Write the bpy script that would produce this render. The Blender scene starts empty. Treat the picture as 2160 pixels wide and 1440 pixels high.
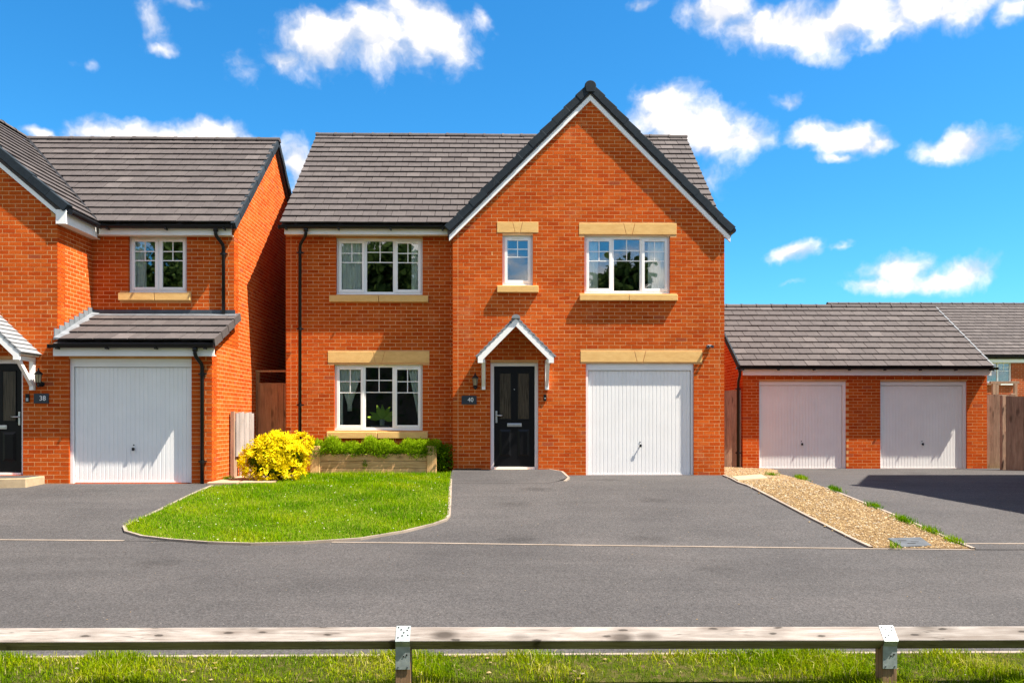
import bpy, bmesh, math, random
import numpy as np
from mathutils import Vector, Matrix

random.seed(7)
rng = np.random.default_rng(7)
R = math.radians
SC = bpy.context.scene
COL = SC.collection

# ------------------------------------------------------------------ camera, sky, sun, exposure
YAW, FPX, HOR, EYE = R(1.0), 1750.0, 885.0, 1.12
cam_d = bpy.data.cameras.new('camera')
cam = bpy.data.objects.new('camera', cam_d); COL.objects.link(cam)
cam.location = (0, 0, EYE); cam.rotation_euler = (R(90), 0, -YAW)
cam_d.sensor_width = 36; cam_d.lens = 36 * FPX / 2160
cam_d.shift_y = (HOR - 720) / 2160
cam_d.clip_start = 0.05; cam_d.clip_end = 3000
SC.camera = cam

SUN_DIR = Vector((0.58, -0.17, 1.0)).normalized()          # towards the sun
SUN_EL = math.asin(SUN_DIR.z)
SUN_AZ = math.atan2(SUN_DIR.x, SUN_DIR.y)
sd = bpy.data.lights.new('sun', 'SUN'); sd.energy = 4.35; sd.angle = R(0.53); sd.color = (1.0, 0.92, 0.79)
so = bpy.data.objects.new('sun', sd); COL.objects.link(so)
so.rotation_euler = SUN_DIR.to_track_quat('Z', 'Y').to_euler(); so.location = (20, -10, 40)

SC.view_settings.view_transform = 'Standard'
SC.view_settings.look = 'None'
SC.view_settings.gamma = 1.0
SC.view_settings.exposure = 1.83

world = bpy.data.worlds.new('World'); SC.world = world; world.use_nodes = True
wn, wl = world.node_tree.nodes, world.node_tree.links
for n in list(wn): wn.remove(n)
CLOUDS = [  # azimuth / elevation spots in image degrees-like units: (px, py, rx, ry, weight)
 (690, 100, 120, 62, 1), (800, 105, 120, 66, 1), (905, 80, 85, 80, 1), (850, 22, 55, 42, .9), (590, 130, 60, 34, .75), (950, 115, 50, 52, .8), (492, 128, 34, 46, .5),
 (1520, 25, 85, 45, 1), (1640, 52, 130, 52, 1), (1790, 48, 150, 55, 1), (1960, 22, 160, 58, 1), (1880, 78, 66, 24, .8), (2145, 25, 22, 40, .5),
 (1390, 248, 85, 66, 1), (1475, 285, 110, 62, 1), (1560, 302, 66, 48, .95), (1400, 310, 110, 42, .9), (1505, 385, 50, 46, .42),
 (1710, 288, 52, 38, 1), (1775, 302, 76, 38, 1), (1832, 312, 44, 34, .9), (1755, 352, 40, 13, .6),
 (2040, 298, 82, 36, 1), (1985, 300, 30, 22, .6), (1680, 524, 54, 27, .95), (1672, 594, 36, 13, .55), (1775, 518, 22, 11, .5),
 (1880, 568, 70, 46, 1), (1960, 598, 90, 26, .8), (2030, 582, 62, 40, 1), (1850, 598, 60, 22, .9),
 (200, 286, 66, 42, 1), (310, 296, 130, 36, 1), (440, 290, 90, 36, 1), (70, 284, 42, 18, .8), (560, 330, 60, 40, .8), (620, 350, 44, 64, .95),
 (335, 45, 38, 42, .5), (346, 94, 38, 18, .6), (175, 116, 30, 12, .3), (1030, 40, 34, 46, .55), (400, 8, 50, 16, .45), (1672, 200, 54, 28, .6), (1365, 10, 36, 14, .45),
]
def N(t, **kw):
    n = wn.new(t)
    for k, v in kw.items(): setattr(n, k, v)
    return n
tc = N('ShaderNodeTexCoord')
wz1 = N('ShaderNodeTexNoise'); wz1.inputs['Scale'].default_value = 9; wz1.inputs['Detail'].default_value = 5; wz1.inputs['Roughness'].default_value = .6
wl.new(tc.outputs['Generated'], wz1.inputs['Vector'])
w1 = N('ShaderNodeVectorMath', operation='MULTIPLY_ADD'); w1.inputs[1].default_value = (.075, .075, .06); 
w0 = N('ShaderNodeVectorMath', operation='SUBTRACT'); w0.inputs[1].default_value = (.5, .5, .5)
wl.new(wz1.outputs['Color'], w0.inputs[0]); wl.new(w0.outputs[0], w1.inputs[0]); wl.new(tc.outputs['Generated'], w1.inputs[2])
prev = None
cy, sy_ = math.cos(YAW), math.sin(YAW)
for (px, py, rx, ry, wt) in CLOUDS:
    u, v = (px - 1080) / FPX, (HOR - py) / FPX
    d = Vector((sy_ + u * cy, cy - u * sy_, v)); L = d.length; d.normalize()
    sx, sz = FPX * L / (rx * 1.12), FPX * L / (ry * 1.12)
    ma = N('ShaderNodeVectorMath', operation='MULTIPLY_ADD')
    ma.inputs[1].default_value = (sx, 3.0, sz); ma.inputs[2].default_value = (-d.x * sx, -d.y * 3.0, -d.z * sz)
    wl.new(w1.outputs[0], ma.inputs[0])
    ln = N('ShaderNodeVectorMath', operation='LENGTH'); wl.new(ma.outputs[0], ln.inputs[0])
    mm = N('ShaderNodeMath', operation='MULTIPLY_ADD'); mm.inputs[1].default_value = -wt * .95; mm.inputs[2].default_value = wt * .95
    if wt < .7: mm.inputs[1].default_value = -wt; mm.inputs[2].default_value = wt * .78
    wl.new(ln.outputs['Value'], mm.inputs[0])
    if prev is None: prev = mm
    else:
        mx = N('ShaderNodeMath', operation='SMOOTH_MAX'); mx.inputs[2].default_value = .25
        wl.new(prev.outputs[0], mx.inputs[0]); wl.new(mm.outputs[0], mx.inputs[1]); prev = mx
# unseen scattered clouds, thickened to brighten the house fronts, on a plane overhead
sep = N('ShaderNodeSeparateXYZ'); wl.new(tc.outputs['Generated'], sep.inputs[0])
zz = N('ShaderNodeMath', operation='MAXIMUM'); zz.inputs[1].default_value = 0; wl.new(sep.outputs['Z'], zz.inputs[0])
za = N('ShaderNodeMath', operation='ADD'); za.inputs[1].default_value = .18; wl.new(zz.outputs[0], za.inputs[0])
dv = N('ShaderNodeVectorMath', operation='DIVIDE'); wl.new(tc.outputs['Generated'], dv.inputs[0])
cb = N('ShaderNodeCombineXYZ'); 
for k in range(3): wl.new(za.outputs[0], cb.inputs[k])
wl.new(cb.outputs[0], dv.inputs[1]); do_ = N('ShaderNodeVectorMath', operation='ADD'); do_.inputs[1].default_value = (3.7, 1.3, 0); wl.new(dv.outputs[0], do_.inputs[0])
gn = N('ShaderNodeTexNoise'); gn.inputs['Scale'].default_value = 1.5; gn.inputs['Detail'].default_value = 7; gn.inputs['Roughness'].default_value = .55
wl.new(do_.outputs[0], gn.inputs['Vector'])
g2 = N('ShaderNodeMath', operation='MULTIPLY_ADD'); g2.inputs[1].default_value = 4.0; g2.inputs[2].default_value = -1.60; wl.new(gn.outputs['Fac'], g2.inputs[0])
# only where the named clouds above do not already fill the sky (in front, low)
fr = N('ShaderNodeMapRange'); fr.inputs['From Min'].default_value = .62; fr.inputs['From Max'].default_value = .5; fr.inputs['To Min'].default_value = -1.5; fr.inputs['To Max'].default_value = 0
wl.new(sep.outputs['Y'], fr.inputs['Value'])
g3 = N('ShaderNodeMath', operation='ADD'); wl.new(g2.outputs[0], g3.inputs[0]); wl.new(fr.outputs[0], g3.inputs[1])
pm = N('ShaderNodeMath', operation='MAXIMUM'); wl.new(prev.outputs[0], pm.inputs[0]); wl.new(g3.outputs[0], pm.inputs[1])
fb = N('ShaderNodeTexNoise'); fb.inputs['Scale'].default_value = 22; fb.inputs['Detail'].default_value = 7; fb.inputs['Roughness'].default_value = .56
wl.new(w1.outputs[0], fb.inputs['Vector'])
fb2 = N('ShaderNodeMath', operation='MULTIPLY_ADD'); fb2.inputs[1].default_value = 1.35; fb2.inputs[2].default_value = -.66; wl.new(fb.outputs['Fac'], fb2.inputs[0])
den = N('ShaderNodeMath', operation='ADD'); wl.new(pm.outputs[0], den.inputs[0]); wl.new(fb2.outputs[0], den.inputs[1])
al = N('ShaderNodeMapRange', interpolation_type='SMOOTHSTEP'); al.inputs['From Min'].default_value = 0.0; al.inputs['From Max'].default_value = .80
wl.new(den.outputs[0], al.inputs['Value'])
cc = N('ShaderNodeMapRange', interpolation_type='SMOOTHSTEP'); cc.inputs['From Min'].default_value = .2; cc.inputs['From Max'].default_value = .85
wl.new(den.outputs[0], cc.inputs['Value'])
of = N('ShaderNodeVectorMath', operation='ADD'); of.inputs[1].default_value = (.010, 0, .022); wl.new(w1.outputs[0], of.inputs[0])
fl_ = N('ShaderNodeTexNoise'); fl_.inputs['Scale'].default_value = 22; fl_.inputs['Detail'].default_value = 4; fl_.inputs['Roughness'].default_value = .5; wl.new(of.outputs[0], fl_.inputs['Vector'])
fs_ = N('ShaderNodeTexNoise'); fs_.inputs['Scale'].default_value = 22; fs_.inputs['Detail'].default_value = 4; fs_.inputs['Roughness'].default_value = .5; wl.new(w1.outputs[0], fs_.inputs['Vector'])
rl = N('ShaderNodeMath', operation='SUBTRACT'); wl.new(fs_.outputs['Fac'], rl.inputs[0]); wl.new(fl_.outputs['Fac'], rl.inputs[1])
rm = N('ShaderNodeMapRange'); rm.inputs['From Min'].default_value = -.16; rm.inputs['From Max'].default_value = .14; rm.inputs['To Min'].default_value = .0; rm.inputs['To Max'].default_value = 1.0; wl.new(rl.outputs[0], rm.inputs['Value'])
cx = N('ShaderNodeMath', operation='MULTIPLY_ADD'); cx.inputs[1].default_value = .85; cx.use_clamp = True; wl.new(rm.outputs[0], cx.inputs[0])
ch = N('ShaderNodeMath', operation='MULTIPLY'); ch.inputs[1].default_value = .24; wl.new(cc.outputs[0], ch.inputs[0]); wl.new(ch.outputs[0], cx.inputs[2])
cm = N('ShaderNodeMix', data_type='RGBA'); cm.inputs['A'].default_value = (.48, .52, .60, 1); cm.inputs['B'].default_value = (1.10, 1.0, .90, 1)  # cloud tint warmed so its light takes the blue off the fronts
wl.new(cx.outputs[0], cm.inputs['Factor'])
sky = N('ShaderNodeTexSky', sky_type='NISHITA', sun_disc=False)
sky.sun_elevation = SUN_EL; sky.sun_rotation = SUN_AZ; sky.altitude = 60; sky.air_density = 1.0; sky.dust_density = .8; sky.ozone_density = 2.2
hs = N('ShaderNodeHueSaturation'); hs.inputs['Saturation'].default_value = 1.28; hs.inputs['Hue'].default_value = .492; hs.inputs['Value'].default_value = 1.0
wl.new(sky.outputs[0], hs.inputs['Color'])
b1 = N('ShaderNodeBackground'); b1.inputs['Strength'].default_value = .052; tn_ = N('ShaderNodeMix', data_type='RGBA', blend_type='MULTIPLY'); tn_.inputs['Factor'].default_value = 1; tn_.inputs['B'].default_value = (.43, .99, 1.24, 1)
wl.new(hs.outputs[0], tn_.inputs['A']); wl.new(tn_.outputs['Result'], b1.inputs['Color'])
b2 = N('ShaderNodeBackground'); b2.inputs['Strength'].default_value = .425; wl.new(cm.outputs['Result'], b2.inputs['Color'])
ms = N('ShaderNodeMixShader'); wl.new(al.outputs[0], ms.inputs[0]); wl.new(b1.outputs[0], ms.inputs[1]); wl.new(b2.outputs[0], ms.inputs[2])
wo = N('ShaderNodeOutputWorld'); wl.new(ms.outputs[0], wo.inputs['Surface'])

# ------------------------------------------------------------------ materials
M = {}
class NT:
    def __init__(s, name):
        s.m = bpy.data.materials.new(name); s.m.use_nodes = True
        s.n, s.l = s.m.node_tree.nodes, s.m.node_tree.links
        s.p = s.n['Principled BSDF']; s.out = s.n['Material Output']; M[name] = s.m
    def new(s, t, **kw):
        n = s.n.new(t)
        for k, v in kw.items(): setattr(n, k, v)
        return n
    def link(s, a, b): s.l.new(a, b)
    def pos(s, scale=(1, 1, 1)):
        g = s.new('ShaderNodeNewGeometry'); mp = s.new('ShaderNodeMapping'); mp.inputs['Scale'].default_value = scale
        s.link(g.outputs['Position'], mp.inputs['Vector']); return mp.outputs[0]
    def noise(s, vec, scale, detail=4, rough=.55):
        t = s.new('ShaderNodeTexNoise'); t.inputs['Scale'].default_value = scale; t.inputs['Detail'].default_value = detail; t.inputs['Roughness'].default_value = rough
        s.link(vec, t.inputs['Vector']); return t.outputs['Fac']
    def ramp(s, fac, stops):
        r = s.new('ShaderNodeValToRGB'); e = r.color_ramp.elements
        while len(e) < len(stops): e.new(.5)
        for i, (p, c) in enumerate(stops): e[i].position = p; e[i].color = (*c, 1) if len(c) == 3 else c
        s.link(fac, r.inputs[0]); return r.outputs[0]
    def rng(s, fac, a, b, c, d):
        r = s.new('ShaderNodeMapRange'); 
        for k, v in zip(('From Min', 'From Max', 'To Min', 'To Max'), (a, b, c, d)): r.inputs[k].default_value = v
        s.link(fac, r.inputs['Value']); return r.outputs[0]
    def mul(s, col, fac):      # colour * scalar
        m = s.new('ShaderNodeMix', data_type='RGBA', blend_type='MULTIPLY'); m.inputs['Factor'].default_value = 1
        s.link(col, m.inputs['A']); s.link(fac, m.inputs['B']); return m.outputs['Result']
    def mix(s, fac, a, b):
        m = s.new('ShaderNodeMix', data_type='RGBA')
        if isinstance(fac, float): m.inputs['Factor'].default_value = fac
        else: s.link(fac, m.inputs['Factor'])
        for k, v in (('A', a), ('B', b)):
            if isinstance(v, tuple): m.inputs[k].default_value = (*v, 1)
            else: s.link(v, m.inputs[k])
        return m.outputs['Result']
    def rnd(s):                # one random number per piece, joined or separate
        oi = s.new('ShaderNodeObjectInfo'); g = s.new('ShaderNodeNewGeometry')
        a = s.new('ShaderNodeMath', operation='ADD'); s.link(oi.outputs['Random'], a.inputs[0]); s.link(g.outputs['Random Per Island'], a.inputs[1])
        f = s.new('ShaderNodeMath', operation='FRACT'); s.link(a.outputs[0], f.inputs[0]); return f.outputs[0]
    def bump(s, h, strength=.3, dist=.01):
        b = s.new('ShaderNodeBump'); b.inputs['Strength'].default_value = strength; b.inputs['Distance'].default_value = dist
        s.link(h, b.inputs['Height']); s.link(b.outputs[0], s.p.inputs['Normal'])
    def set(s, col=None, rough=.6, spec=.4, metal=0):
        if col is not None:
            if isinstance(col, tuple): s.p.inputs['Base Color'].default_value = (*col, 1)
            else: s.link(col, s.p.inputs['Base Color'])
        s.p.inputs['Roughness'].default_value = rough; s.p.inputs['Metallic'].default_value = metal
        s.p.inputs['Specular IOR Level'].default_value = spec
        return s

def plain(name, col, rough=.55, spec=.4, metal=0, var=.12, sc=6, bump=0, bsc=90):
    t = NT(name); v = t.pos()
    f = t.rng(t.noise(v, sc, 5), .3, .7, 1 - var, 1 + var)
    t.set(t.mul(t.mix(0.0, col, col), f), rough, spec, metal)
    if bump: t.bump(t.noise(v, bsc, 4), bump, .004)
    return t.m

def brick_mat(name):
    t = NT(name); v = t.pos(); r = t.rnd()
    c = t.ramp(r, [(0, (.43, .058, .009)), (.08, (.455, .065, .009)), (.2, (.48, .074, .010)), (.5, (.50, .082, .011)), (.8, (.525, .093, .013)), (.985, (.56, .112, .018)), (.99, (.36, .072, .026)), (1, (.40, .085, .030))])
    c = t.mul(c, t.rng(t.noise(v, 55, 6, .65), .28, .75, .72, 1.16))
    c = t.mul(c, t.rng(t.noise(v, .8, 6, .65), .3, .7, .82, 1.12))
    c = t.mul(c, t.rng(t.noise(t.pos((1, 1, 2.6)), 2.9, 5, .6), .3, .7, .90, 1.08))
    eff = t.rng(t.noise(v, 2.3, 6, .7), .58, .74, 0, .22)
    c = t.mix(eff, c, (.66, .32, .15))
    t.set(c, .95, .04)
    t.bump(t.noise(v, 130, 5, .7), .30, .002)
brick_mat('brick')
t = NT('mortar'); v = t.pos()
t.set(t.mul(t.ramp(t.noise(v, 3.0, 6, .7), [(.3, (.54, .26, .095)), (.7, (.68, .39, .18))]), t.rng(t.noise(v, 160, 3), .3, .7, .85, 1.1)), .95, .1); t.bump(t.noise(v, 220, 3), .5, .003)
# brick pattern for walls too far off (or turned away) to show single bricks
def brick_pattern(name):
    t = NT(name); g = t.new('ShaderNodeNewGeometry'); sp = t.new('ShaderNodeSeparateXYZ'); t.link(g.outputs['Position'], sp.inputs[0])
    ad = t.new('ShaderNodeMath', operation='ADD'); t.link(sp.outputs['X'], ad.inputs[0]); t.link(sp.outputs['Y'], ad.inputs[1])
    cx = t.new('ShaderNodeCombineXYZ'); t.link(ad.outputs[0], cx.inputs[0]); t.link(sp.outputs['Z'], cx.inputs[1])
    b = t.new('ShaderNodeTexBrick'); b.inputs['Scale'].default_value = 1; b.inputs['Brick Width'].default_value = .225; b.inputs['Row Height'].default_value = .075
    b.inputs['Mortar Size'].default_value = .005; b.inputs['Mortar Smooth'].default_value = .1; b.inputs['Bias'].default_value = -.2
    b.inputs['Color1'].default_value = (.40, .075, .02, 1); b.inputs['Color2'].default_value = (.31, .06, .018, 1); b.inputs['Mortar'].default_value = (.5, .3, .17, 1)
    t.link(cx.outputs[0], b.inputs['Vector'])
    t.set(t.mul(b.outputs['Color'], t.rng(t.noise(t.pos(), 4, 6), .3, .7, .85, 1.12)), .88, .2)
    bp = t.new('ShaderNodeBump'); bp.invert = True; bp.inputs['Strength'].default_value = .6; bp.inputs['Distance'].default_value = .006; t.link(b.outputs['Fac'], bp.inputs['Height']); t.link(bp.outputs[0], t.p.inputs['Normal'])
brick_pattern('brick_pattern')
def tile_mat(name, lo, mid, hi):
    t = NT(name); v = t.pos(); r = t.rnd()
    c = t.ramp(r, [(0, lo), (.55, mid), (.93, hi), (.97, tuple(min(1, x * 1.25) for x in hi)), (1, lo)])
    c = t.mul(c, t.rng(t.noise(v, 9, 6, .7), .3, .72, .80, 1.14))
    c = t.mul(c, t.rng(t.noise(v, 120, 3, .6), .3, .7, .90, 1.10))
    st = t.rng(t.noise(t.pos((7, 1.2, 1.2)), 3.2, 5, .7), .64, .74, 0, .30)
    c = t.mix(st, c, (.14, .122, .11))
    t.set(c, .8, .15); t.bump(t.noise(v, 150, 4), .35, .003)
tile_mat('tile', (.072, .0615, .061), (.079, .068, .0675), (.088, .076, .0745))
tile_mat('verge_dark', (.016, .023, .031), (.019, .027, .036), (.023, .032, .042))
M['white'] = plain('white', (.83, .82, .805), .35, .5, var=.03, sc=3)
M['white_door'] = plain('white_door', (.79, .785, .775), .42, .5, var=.035, sc=2.2)
M['cream'] = plain('cream', (.74, .70, .60), .5, .4, var=.05)
M['black'] = plain('black', (.006, .006, .007), .35, .3, var=.15)
M['door_black'] = plain('door_black', (.004, .004, .005), .34, .22, var=.15, sc=12, bump=.12, bsc=60)
M['steel'] = plain('steel', (.62, .63, .65), .3, .5, 1.0, var=.05)
M['galv'] = plain('galv', (.30, .34, .35), .5, .4, .35, var=.2, sc=25)
M['lead'] = plain('lead', (.155, .17, .19), .6, .3, 0, var=.25, sc=5); M['lead_dark'] = plain('lead_dark', (.045, .058, .072), .5, .4, 0, var=.3, sc=4)
M['grp'] = plain('grp', (.21, .22, .235), .6, .4, var=.15, sc=10)
M['slate_sign'] = plain('slate_sign', (.018, .026, .038), .4, .5, var=.1)
M['plaster'] = plain('plaster', (.30, .28, .25), .9, .1, var=.06)
M['dark_room'] = plain('dark_room', (.10, .095, .085), .9, .1, var=.1)
M['concrete'] = plain('concrete', (.36, .275, .175), .9, .2, var=.14, sc=9, bump=.3)
M['edging'] = plain('edging', (.25, .205, .17), .9, .1, var=.22, sc=3, bump=.3)
M['cover'] = plain('cover', (.075, .082, .092), .7, .2, 0, var=.22, sc=8, bump=.2)
M['hole'] = plain('hole', (.015, .014, .013), .9, .1)
M['curtain'] = plain('curtain', (.92, .94, .86), .9, .1, var=.05)
M['pot'] = plain('pot', (.35, .42, .44), .4, .5)
# sandstone
t = NT('stone'); v = t.pos()
c = t.ramp(t.noise(t.pos((1, 1, 3)), 5, 6, .65), [(.25, (.62, .36, .125)), (.6, (.72, .45, .17)), (.8, (.76, .50, .21))])
t.set(t.mul(c, t.rng(t.noise(v, 140, 3), .3, .7, .9, 1.07)), .85, .2); t.bump(t.noise(v, 160, 4), .3, .003)
# timber: grain along an axis; knots
def timber(name, dark, light, axis, knots=.5, rough=.8, grain=1.0, face_knots=False):
    t = NT(name); s = [14, 14, 14]; s[axis] = 1.1
    oi = t.new('ShaderNodeObjectInfo'); g = t.new('ShaderNodeNewGeometry')
    off = t.new('ShaderNodeVectorMath', operation='MULTIPLY_ADD'); off.inputs[1].default_value = (37, 53, 71)
    cmb = t.new('ShaderNodeCombineXYZ')
    for k in range(3): t.link(oi.outputs['Random'], cmb.inputs[k])
    t.link(cmb.outputs[0], off.inputs[0]); t.link(g.outputs['Position'], off.inputs[2])
    mp = t.new('ShaderNodeMapping'); mp.inputs['Scale'].default_value = s; t.link(off.outputs[0], mp.inputs['Vector'])
    gr = t.noise(mp.outputs[0], 2.6 * grain, 8, .68)
    c = t.ramp(gr, [(.30, dark), (.52, tuple((a + b) / 2 for a, b in zip(dark, light))), (.72, light)])
    ks = [5.5, 5.5, 5.5]; ks[axis] = 2.2
    mk = t.new('ShaderNodeMapping'); mk.inputs['Scale'].default_value = ks; t.link(off.outputs[0], mk.inputs['Vector'])
    vo = t.new('ShaderNodeTexVoronoi'); vo.inputs['Scale'].default_value = 1.0; t.link(mk.outputs[0], vo.inputs['Vector'])
    vo.inputs['Randomness'].default_value = .75; kf = t.rng(vo.outputs['Distance'], .10, .25, knots, 0)
    c = t.mix(kf, c, tuple(x * .35 for x in dark))
    cs = [34, 34, 34]; cs[axis] = .9
    mc_ = t.new('ShaderNodeMapping'); mc_.inputs['Scale'].default_value = cs; t.link(off.outputs[0], mc_.inputs['Vector'])
    ck = t.noise(mc_.outputs[0], 1.6, 3, .5); ab = t.new('ShaderNodeMath', operation='SUBTRACT'); ab.inputs[1].default_value = .5; t.link(ck, ab.inputs[0]); a2 = t.new('ShaderNodeMath', operation='ABSOLUTE'); t.link(ab.outputs[0], a2.inputs[0])
    ckf = t.rng(a2.outputs[0], .004, .022, .75, 0); pm_ = t.rng(t.noise(off.outputs[0], 2.4, 3), .48, .60, 0, 1); cf = t.new('ShaderNodeMath', operation='MULTIPLY'); t.link(ckf, cf.inputs[0]); t.link(pm_, cf.inputs[1])
    c = t.mix(cf.outputs[0], c, tuple(x * .30 for x in dark))
    if face_knots:                 # a knot every half metre or so across the weathered upper face
        sx_ = t.new('ShaderNodeSeparateXYZ'); t.link(g.outputs['Position'], sx_.inputs[0]); ad_ = t.new('ShaderNodeMath', operation='ADD'); t.link(sx_.outputs['Y'], ad_.inputs[0]); t.link(sx_.outputs['Z'], ad_.inputs[1])
        cb_ = t.new('ShaderNodeCombineXYZ'); t.link(sx_.outputs['X'], cb_.inputs[0]); t.link(ad_.outputs[0], cb_.inputs[1]); mk2 = t.new('ShaderNodeMapping'); mk2.inputs['Scale'].default_value = (2.4, 6.5, 1); t.link(cb_.outputs[0], mk2.inputs['Vector'])
        wv = t.new('ShaderNodeVectorMath', operation='MULTIPLY_ADD'); wv.inputs[1].default_value = (.10, .10, 0); nz_ = t.new('ShaderNodeTexNoise'); nz_.inputs['Scale'].default_value = 22; t.link(g.outputs['Position'], nz_.inputs['Vector']); t.link(nz_.outputs['Color'], wv.inputs[0]); t.link(mk2.outputs[0], wv.inputs[2])
        v2 = t.new('ShaderNodeTexVoronoi', voronoi_dimensions='2D'); v2.inputs['Scale'].default_value = 1; t.link(wv.outputs[0], v2.inputs['Vector'])
        c = t.mix(t.rng(v2.outputs['Distance'], .10, .30, .45, 0), c, tuple(x * .75 for x in dark)); c = t.mix(t.rng(v2.outputs['Distance'], .05, .09, .9, 0), c, tuple(x * .22 for x in dark))
    c = t.mul(c, t.rng(t.noise(off.outputs[0], 1.3, 4), .3, .7, .80, 1.18))
    c = t.mul(c, t.rng(oi.outputs['Random'], 0, 1, .86, 1.12))
    t.set(c, rough, .25); t.bump(gr, .4, .004)
timber('rail_wood', (.150, .120, .104), (.315, .288, .272), 0, .95, face_knots=True)
timber('post_wood', (.17, .095, .05), (.30, .19, .11), 2, .3)
timber('planter_wood', (.46, .235, .095), (.78, .50, .26), 0, .5)
timber('planter_post', (.50, .26, .095), (.80, .50, .24), 2, .35)
timber('fence_wood', (.24, .145, .095), (.44, .30, .215), 2, .7)
timber('gate_wood', (.30, .155, .065), (.52, .30, .14), 2, .6)
timber('grey_wood', (.26, .22, .20), (.42, .37, .35), 2, .1)
# asphalt
def asphalt(name, k):
    t = NT(name); v = t.pos()
    vo = t.new('ShaderNodeTexVoronoi'); vo.inputs['Scale'].default_value = 70; t.link(v, vo.inputs['Vector'])
    sp = t.rng(vo.outputs['Color'], .0, 1, .62, 1.42)
    c = t.ramp(t.noise(v, .55, 6, .62), [(.28, (.042 * k, .0395 * k, .0408 * k)), (.5, (.0515 * k, .0482 * k, .049 * k)), (.75, (.064 * k, .0585 * k, .0585 * k))])
    c = t.mul(c, sp)
    c = t.mul(c, t.rng(t.noise(v, 28, 5, .7), .3, .7, .80, 1.20))
    tr = t.rng(t.noise(t.pos((.35, 2.2, 1)), 1.3, 4, .6), .35, .7, .92, 1.08)
    c = t.mul(c, tr)
    st = t.rng(t.noise(v, 3.7, 6, .75), .70, .80, 0, .25); c = t.mix(st, c, (.15, .135, .12))
    oil = t.new('ShaderNodeTexVoronoi'); oil.inputs['Scale'].default_value = .55; t.link(t.pos((1, 1.3, 1)), oil.inputs['Vector'])
    ob = t.new('ShaderNodeMath', operation='MULTIPLY_ADD'); ob.inputs[1].default_value = .30; t.link(t.noise(v, 6, 5), ob.inputs[0]); t.link(oil.outputs['Distance'], ob.inputs[2])
    c = t.mul(c, t.rng(ob.outputs[0], .22, .36, .72, 1.0))
    sp2 = t.new('ShaderNodeTexVoronoi'); sp2.inputs['Scale'].default_value = 9; t.link(v, sp2.inputs['Vector'])
    c = t.mix(t.rng(sp2.outputs['Distance'], .035, .06, .8, 0), c, (.22, .20, .18))
    t.set(c, .88, .25)
    h = t.new('ShaderNodeMath', operation='ADD'); t.link(vo.outputs['Distance'], h.inputs[0]); t.link(t.noise(v, 30, 4), h.inputs[1])
    t.bump(h.outputs[0], .6, .006)
asphalt('asphalt', 1.0); asphalt('asphalt_drive', 1.06)
t = NT('soil'); v = t.pos(); t.set(t.ramp(t.noise(v, 12, 6, .7), [(.3, (.07, .042, .024)), (.7, (.17, .105, .06))]), .95, .1); t.bump(t.noise(v, 40, 6, .7), 1, .03)
t = NT('turf'); v = t.pos(); t.set(t.ramp(t.noise(v, 7, 6, .7), [(.3, (.050, .085, .003)), (.55, (.085, .12, .005)), (.75, (.14, .12, .025))]), .95, .1); t.bump(t.noise(v, 60, 5, .7), .8, .02)
t = NT('thatch'); v = t.pos(); t.set(t.ramp(t.noise(v, 9, 6, .7), [(.30, (.030, .055, .002)), (.50, (.060, .070, .010)), (.64, (.105, .080, .035)), (.8, (.19, .145, .09))]), .95, .05); t.bump(t.noise(v, 50, 5, .7), 1, .03)
t = NT('gravel_bed'); v = t.pos(); t.set(t.ramp(t.noise(v, 60, 5, .7), [(.3, (.11, .068, .032)), (.55, (.21, .135, .062)), (.75, (.28, .19, .095))]), .95, .1); t.bump(t.noise(v, 90, 5, .7), 1, .02)
t = NT('pebble'); r = t.rnd(); v = t.pos()
t.set(t.mul(t.ramp(r, [(0, (.10, .060, .030)), (.2, (.20, .125, .060)), (.5, (.27, .18, .085)), (.8, (.32, .23, .12)), (.9, (.38, .31, .21)), (1, (.20, .18, .155))]), t.rng(t.noise(v, 1.6, 5), .3, .7, .85, 1.1)), .85, .25)
t = NT('paving'); v = t.pos(); t.set(t.mul(t.ramp(t.noise(v, 6, 6), [(.3, (.30, .20, .13)), (.7, (.42, .30, .20))]), t.rng(t.noise(v, 80, 3), .3, .7, .88, 1.08)), .9, .2)
def leafy(name, stops, trans=.35, rough=.55, attr=True):
    t = NT(name)
    if attr:
        a = t.new('ShaderNodeAttribute'); a.attribute_name = 'tint'; f = a.outputs['Fac']
    else: f = t.rnd()
    c = t.ramp(f, stops); t.set(c, .9, .03)
    tr = t.new('ShaderNodeBsdfTranslucent'); t.link(c, tr.inputs['Color'])
    mx = t.new('ShaderNodeMixShader'); mx.inputs[0].default_value = trans
    t.link(t.p.outputs[0], mx.inputs[1]); t.link(tr.outputs[0], mx.inputs[2]); t.link(mx.outputs[0], t.out.inputs['Surface'])
leafy('grass', [(0, (.036, .120, .001)), (.3, (.092, .215, .001)), (.55, (.155, .285, .001)), (.93, (.30, .35, .002)), (1, (.40, .38, .10))])
leafy('grass_verge', [(0, (.040, .105, .001)), (.35, (.12, .205, .001)), (.65, (.21, .275, .002)), (.85, (.33, .32, .008)), (1, (.47, .41, .18))])
leafy('plant_green', [(0, (.030, .070, .002)), (.4, (.11, .21, .003)), (.8, (.20, .32, .004)), (1, (.27, .37, .01))])
leafy('bush_yellow', [(0, (.28, .24, .002)), (.25, (.60, .47, .003)), (.6, (.78, .62, .005)), (1, (.86, .72, .02))], .3)
leafy('tree_leaf', [(0, (.022, .045, .012)), (.5, (.055, .095, .024)), (1, (.105, .155, .04))])
leafy('house_plant', [(0, (.30, .55, .05)), (1, (.62, .85, .14))])
M['bark'] = plain('bark', (.09, .065, .045), .95, .1, var=.3, sc=12, bump=.8)
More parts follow.
